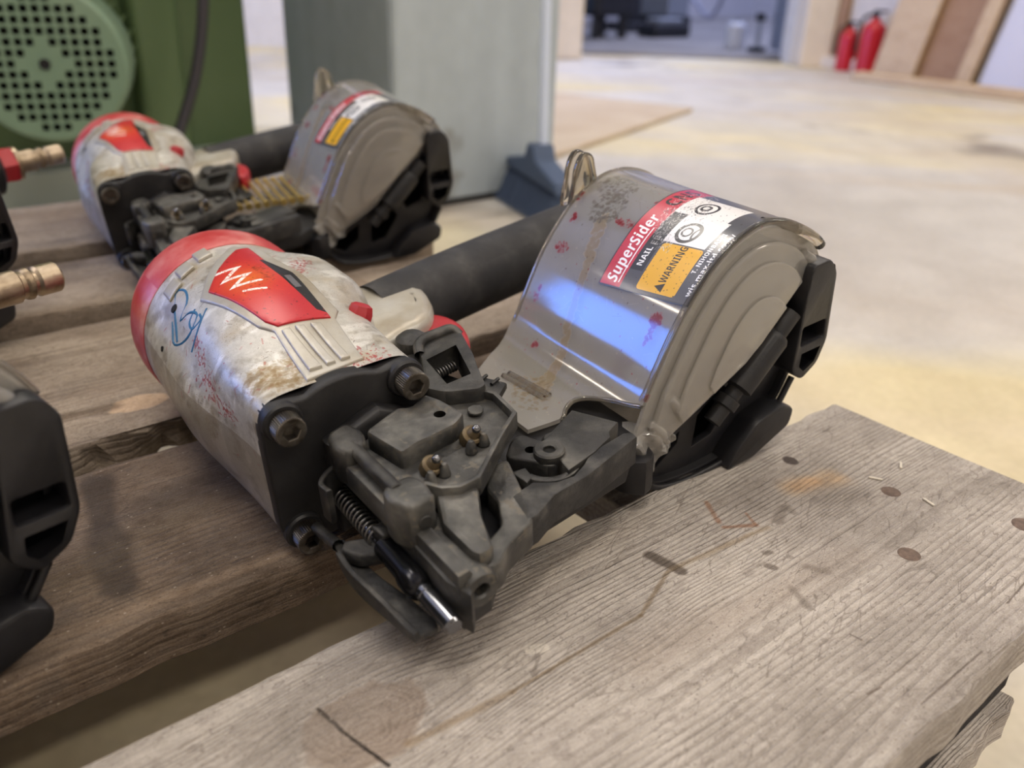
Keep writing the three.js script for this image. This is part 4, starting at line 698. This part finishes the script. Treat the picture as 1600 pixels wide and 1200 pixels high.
// ---------------------------------------------------------------- green machine with fan-cooled motor
{
  M.green = worn([84, 106, 68], [98, 118, 82], 0.3, { r: 0.45, m: 0.05 }, 0.4);
  M.greenLight = worn([120, 146, 122], [134, 156, 132], 0.3, { r: 0.45, m: 0.05 }, 0.2);
  M.paleBase = std({ color: 0xa9b2ac, roughness: 0.6 });
  const t = thing('green_machine', 'big green workshop machine with a round electric motor', 'machine', [0, 0, 0]);
  put('cabinet', boxUV(new RoundedBoxGeometry(0.9, 1.5, 0.6, 3, 0.008).translate(0.164, 0.79, -1.71)), M.green, t);
  put('corner_column', boxUV(new RoundedBoxGeometry(0.07, 1.44, 0.05, 2, 0.012).translate(0.458, 0.8, -1.39)), M.green, t);
  put('plinth', boxUV(new RoundedBoxGeometry(0.86, 0.075, 0.56, 2, 0.006).translate(0.15, 0.0375, -1.62)), M.paleBase, t);
  put('base_frame', boxUV(new RoundedBoxGeometry(0.86, 0.014, 0.06, 2, 0.003).translate(0.15, 0.007, -1.32)), M.green, t);
  const m = new THREE.Group(); m.name = 'motor'; m.position.set(0.254, 0.234, -1.15); m.rotation.y = -0.35; t.add(m);
  const R = 0.089;
  const cowlS = new THREE.Shape(); cowlS.absarc(0, 0, R * 0.93, 0, 2 * Math.PI);
  const c = 0.0117; for (let i = -7; i <= 7; i++) for (let j = -7; j <= 7; j++) { const x = i * c, y = j * c, d = Math.hypot(x, y); if (d > 0.073 || (d < 0.025)) continue; const h = 0.0041, p = new THREE.Path(); p.moveTo(x - h, y - h); p.lineTo(x - h, y + h); p.lineTo(x + h, y + h); p.lineTo(x + h, y - h); p.closePath(); cowlS.holes.push(p); }
  put('fan_grille', boxUV(new THREE.ExtrudeGeometry(cowlS, { depth: 0.003, bevelEnabled: false, curveSegments: 40 }).translate(0, 0, -0.001)), M.greenLight, m);
  put('fan_cowl', boxUV(turned([[R * 0.9, 0.001], [R * 0.95, 0.002], [R * 0.985, -0.003], [R, -0.012], [R, -0.08], [R * 1.02, -0.084], [R * 1.02, -0.1], [R * 0.96, -0.1], [R * 0.96, -0.012], [R * 0.92, -0.002], [R * 0.9, 0.001]], [0, 0, 0], [0, 0, 1], 56)), M.greenLight, m);
  put('fan_hub', boxUV(turned([[0, 0.002], [0.006, 0.002], [0.006, 0.0045], [0.003, 0.0048], [0.003, 0.003], [0, 0.003]], [0, 0, 0], [0, 0, 1], 18)), M.black, m);
  put('fan_disc', boxUV(new THREE.CylinderGeometry(R * 0.9, R * 0.9, 0.004, 40).rotateX(Math.PI / 2).translate(0, 0, -0.03)), M.hole, m);
  const fins = []; for (let i = 0; i < 28; i++) { const a = i / 28 * 6.283; fins.push(new THREE.BoxGeometry(0.014, 0.003, 0.15).translate(R * 0.92, 0, -0.18).rotateZ(a)); } fins.push(new THREE.CylinderGeometry(R * 0.88, R * 0.88, 0.15, 40).rotateX(Math.PI / 2).translate(0, 0, -0.18));
  put('motor_body', boxUV(mergeGeometries(fins.map((g) => g.toNonIndexed()))), M.green, m);
  tag(put('power_cable', boxUV(new THREE.TubeGeometry(new THREE.CatmullRomCurve3([[0.515, 0.62, -1.30], [0.505, 0.40, -1.29], [0.50, 0.30, -1.285], [0.475, 0.20, -1.28], [0.44, 0.125, -1.275], [0.40, 0.05, -1.26], [0.34, 0.01, -1.22], [0.2, 0.008, -1.18]].map(V3)), 70, 0.008, 10)), std({ color: 0x37343a, roughness: 0.55 })), 'dark power cable hanging in front of the green machine', 'cable');
}

// ---------------------------------------------------------------- wooden pallet
{
  const pallet = thing('wooden_pallet', 'weathered grey wooden pallet carrying the nail guns', 'pallet', [0, 0, 0]);
  const Y1 = 0.144, Y0 = 0.122, X0 = -0.795, X1 = 0.405;
  const grey = { light: [186, 178, 170], dark: [114, 105, 97], stain: [137, 129, 122], dirt: [106, 97, 90], knot: [120, 100, 84] };
  const brown = { light: [118, 101, 85], dark: [72, 59, 49], stain: [80, 67, 55], dirt: [58, 48, 40], knot: [86, 68, 54] };
  const mid = { light: [156, 143, 128], dark: [100, 87, 75], stain: [116, 100, 85], dirt: [84, 72, 60], knot: [186, 160, 132] };
  const B = [
    { z: [-0.2095, -0.064], W: 2048, H: 1024, x: -0.24, L: 0.65, tone: grey, P: { seed: 1, wave: 6, pitch: 3.3, line: 0.42, stainAt: 0.48, stainMix: 0.55,
      knots: [[91, -172, 17, 1.35, 0.45], [-140, -120, 12, 1.3, 0.4]],
      marks: [[224, -177, 226, -163, 3.4, [70, 60, 52], 0.75, 70, 0.6], [297, -164, 296, -160, 3, [84, 74, 66], 0.6, 40, 0.7], [256, -144, 257, -142, 2.4, [90, 80, 72], 0.7, 40, 0.6], [252, -131, 248, -121, 3, [104, 96, 88], 0.6, 20, 0.9], [236, -71, 276, -70, 0.45, [76, 64, 56], 0.6, 60, 0.6], [83, -186, 85, -172, 0.8, [40, 32, 26], 0.95, 110, 0.5], [85, -172, 89, -155, 0.7, [40, 32, 26], 0.95, 110, 0.5], [278, -160, 224, -166, 2.2, [120, 98, 66], 0.4, 0, 0.95], [222, -166, 195, -155, 1.5, [100, 80, 54], 0.5, 40, 0.9], [195, -155, 135, -155, 1.2, [100, 80, 54], 0.55, 50, 0.9], [135, -155, 98, -158, 2.2, [116, 92, 62], 0.45, 30, 0.9],
        [312, -172, 336, -166, 11, [196, 156, 110], 0.6, 0, 0.95], [316, -171, 325, -170, 7, [200, 146, 92], 0.5, 0, 0.9], [272, -188, 264, -175, 1.6, [128, 86, 62], 0.6, 0, 0.8], [263, -171, 275, -164, 1.8, [128, 86, 62], 0.65, 0, 0.8], [275, -164, 279, -172, 1, [130, 84, 56], 0.5, 0, 0.5],
        [152, -166, 156, -164, 2.6, [214, 206, 194], 0.8, -20, 0.3], [333, -187, 333.4, -187, 4.2, [58, 48, 44], 0.95, 110, 0.3], [318, -160, 330, -152, 16, [118, 108, 98], 0.5, 0, 0.95], [285, -160, 296, -165, 3.4, [84, 74, 66], 0.6, 30, 0.7], [268, -135, 272, -128, 4, [112, 102, 94], 0.6, 20, 0.9], [262, -150, 264, -149, 2.2, [92, 82, 74], 0.6, 30, 0.7],
        [247, -103, 247.5, -99, 0.6, [80, 68, 60], 0.6, 60, 0.6], [226, -84, 232, -83, 0.5, [80, 66, 56], 0.6, 40, 0.5], [310, -76, 372, -80, 0.45, [76, 64, 56], 0.6, 60, 0.6], [200, -84, 262, -83, 0.4, [88, 76, 66], 0.4, 40, 0.6], [180, -140, 290, -128, 14, [140, 126, 114], 0.35, 0, 1], [120, -190, 240, -196, 12, [150, 138, 126], 0.3, 0, 1]] } },
    { z: [-0.371, -0.2555], W: 1536, H: 640, x: -0.3, L: 0.6, tone: brown, P: { seed: 2, wave: 4, pitch: 6, line: 0.5, stainAt: 0.42, stainMix: 0.8, marks: [[67, -358, 53, -282, 9, [52, 42, 34], 0.75, 0, 0.6], [40, -300, 90, -310, 22, [100, 84, 60], 0.3, 0, 1], [100, -330, 140, -335, 16, [74, 60, 50], 0.5, 0, 1], [-40, -330, -10, -300, 20, [84, 72, 56], 0.4, 0, 1], [20, -268, 140, -262, 5, [150, 128, 106], 0.45, 0, 0.9]] } },  // marks begin with a soft dark band across the board
    { z: [-0.549, -0.3955], W: 1536, H: 640, x: -0.3, L: 0.6, tone: mid, P: { seed: 3, wave: 9, pitch: 6.5, line: 0.55, stainAt: 0.5, stainMix: 0.6, knots: [[107, -424, 9, 1.7, 0.85], [40, -500, 8, 1.6, 0.5]], marks: [[70, -430, 95, -428, 7, [74, 58, 44], 0.6, 0, 0.9]] } },
    { z: [-0.684, -0.5835], W: 1024, H: 400, x: -0.3, L: 0.7, tone: mid, P: { seed: 4, wave: 6, pitch: 6, line: 0.45, stainAt: 0.52, stainMix: 0.5 } },
    { z: [-0.8655, -0.7225], W: 1024, H: 512, x: -0.3, L: 0.7, tone: mid, P: { seed: 5, wave: 8, pitch: 7, line: 0.5, stainAt: 0.5, stainMix: 0.5 } },
  ];
  const planks = B.map((b, i) => {
    const Lz = (b.z[1] - b.z[0]) * 1.32, [map, bump] = woodTex(b.W, b.H, b.x, b.z[0], b.L, Lz, { ...b.tone, ...b.P });
    const dent = i === 2 ? (q, e) => { if (e && q.z > -0.41) { const a = sstep(0.06, 0.085, q.x) * (1 - sstep(0.15, 0.165, q.x)); q.z -= a * (0.002 + 0.026 * Math.abs(fbm(q.x * 110, q.y * 200, 3) - 0.42)) * (1 - 0.6 * sstep(0.136, 0.144, q.y)); q.y -= q.y < 0.135 ? a * 0.012 * (noise(q.x * 90, 3) - 0.5) : 0; } }
      : i === 0 ? (q, e) => { if (e && q.z < -0.19) q.z += 0.0022 * (noise(q.x * 60, 4) - 0.5) + 0.004 * sstep(0.10, 0.02, q.x); } : null;
    return put('plank', plank(X0, X1 - [0, 0.006, 0.01, 0.004, 0.01][i], b.z[0], b.z[1], Y0, Y1, [b.x, b.z[0], b.L, Lz], [0.0014, 0.0012, 0.0018, 0.0014, 0.0014][i], i + 1, dent), std({ map, bumpMap: bump, bumpScale: i ? 0.0007 : 0.0009, roughness: 0.82 }), pallet);
  });
  const under = woodTex(512, 256, 0, 0, 0.5, 0.25, { ...grey, seed: 8, wave: 5, pitch: 6, line: 0.6, stainAt: 0.5, stainMix: 0.5 });
  for (const t of under) t.repeat.set(2, 4);
  const um = std({ map: under[0], bumpMap: under[1], bumpScale: 0.0006, roughness: 0.85 });
  for (const x of [0.33, -0.2, -0.72]) {
    put('cross_board', boxUV(new RoundedBoxGeometry(0.13, 0.022, 0.78, 2, 0.002).translate(x, 0.111, -0.465 - (x > 0.2 ? 0.045 : 0))), um, pallet);
    for (const z of [x > 0.2 ? -0.155 : -0.13, -0.465, -0.80]) put('block', boxUV(new RoundedBoxGeometry(0.12, 0.078, 0.09, 2, 0.003).translate(x + 0.005, 0.061, z)), um, pallet);
  }
  for (const z of [-0.115, -0.465, -0.815]) put('bottom_board', boxUV(new RoundedBoxGeometry(1.2, 0.022, 0.1, 2, 0.003).translate(-0.195, 0.011, z - (z > -0.2 ? 0.055 : 0))), um, pallet);
  put('lath', plank(-0.3, 0.318, -0.1, -0.0635, 0.084, 0.1005, [-0.3, -0.1, 0.6, 0.12], 0.002, 9), std({ map: planks[0].material.map, bumpMap: planks[0].material.bumpMap, bumpScale: 0.0009, roughness: 0.85 }), pallet);
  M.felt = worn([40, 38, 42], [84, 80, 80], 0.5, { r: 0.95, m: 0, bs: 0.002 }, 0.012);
  tag(put('gap_shade_felt', boxUV(new RoundedBoxGeometry(0.29, 0.02, 0.03, 2, 0.004).translate(0.175, 0.1112, -0.0835)), M.felt), 'dark felt strip added to darken the shaded gap under the front board', 'strip');  // felt-like filler, added so the shaded gap under the board reads dark
  const nail = (x, z, r) => put('nail_head', fin(turned([[0, 0], [r, 0], [r * 1.02, 0.5], [r * 0.85, 0.9], [0, 1]], [x * 1000, 143.6, z * 1000], [x * 1000, 200, z * 1000], 20)), M.rust, planks[0]);
  nail(0.347, -0.143, 4.2); nail(0.309, -0.114, 4.4); nail(0.3695, -0.094, 5.2);
  for (const [x, z, a] of [[0.372, -0.152, 0.5], [0.351, -0.153, 2.1], [0.352, -0.128, 1.3]]) put('splinter', boxUV(new RoundedBoxGeometry(0.006, 0.0008, 0.0012, 1, 0.0003).rotateY(a).translate(x, 0.1446, z)), std({ color: 0xd8d0c2, roughness: 0.7 }), planks[0]);
}

// ---------------------------------------------------------------- the nail guns
const near = makeNailer('nearest nail gun, red capped silver body with scratched clear magazine cover', 3);
pose(near, 0.1397, 0.038, -0.2628, 0.0432, -0.072, 0.1062);
const far = near.clone(); far.remove(far.getObjectByName('air_plug')); far.name = numbered('coil_nailer'); scene.add(far);
tag(far, 'nail gun in front of the green machine with brass nails in its magazine', 'nail gun');
pose(far, 0.1961, 0.0343, -0.6455, 0.0633, -0.1986, 0.1152);
{ // brass coil nails in the far gun's feed
  for (let i = 0; i < 9; i++) put('coil_nail', fin(join(rod([58 + i * 6.5, 2 - i * 0.4, -34], [58 + i * 6.5, 2 - i * 0.4, 22], 1.3, 0.3, 10), rod([58 + i * 6.5, 2 - i * 0.4, 22], [58 + i * 6.5, 2 - i * 0.4, 23.4], 2.9, 0.2, 12), rod([58 + i * 6.5, 2 - i * 0.4, -37], [58 + i * 6.5, 2 - i * 0.4, -34], 1.9, 0.5, 10))), M.coilNail, far);
}
const left1 = near.clone(); left1.name = numbered('coil_nailer'); scene.add(left1);
tag(left1, 'nail gun showing only its black ribbed magazine side and bare air plug', 'nail gun');
{ const c = left1.getObjectByName('magazine_cover'); c.remove(c.getObjectByName('horn')); }
pose(left1, -0.18, 0.0612, -0.269, 0.0685, 0.1838, -0.0124);
const left2 = near.clone(); left2.name = numbered('coil_nailer'); scene.add(left2);
tag(left2, 'nail gun behind, its air plug joined to a red hose coupling', 'nail gun');
pose(left2, -0.1294, 0.0422, -0.5809, 0.0045, 0.0323, 0.0956);
{ // red hose coupling on the far left gun's plug: sleeve, socket and a short run of hose that turns down to the floor
  left2.updateMatrixWorld(true);
  const w = (x, y, z) => left2.localToWorld(new THREE.Vector3(x * mm, y * mm, z * mm)).multiplyScalar(1000).toArray();
  const t = thing('hose_coupling', 'red collar around the air plug of the nail gun behind', 'coupling');
  put('sleeve', fin(turned([[10.4, 0], [12.6, 0], [13, 1.2], [12.4, 7], [13, 12], [12.6, 15], [10.4, 15]], w(242, 3, -113.5), w(342, 3, -124.5), 6)), M.redDark, t);
  put('ring', fin(turned([[10.2, 0], [11.6, 0], [11.6, 3], [10.2, 3]], w(257, 3, -115), w(357, 3, -126), 28)), M.nickel, t);
}

for (const g of [far, left1, left2]) { const m = g.getObjectByName('marker_writing'); m.parent.remove(m); }   // only the nearest gun is marked by hand

renderer.render(scene, camera);
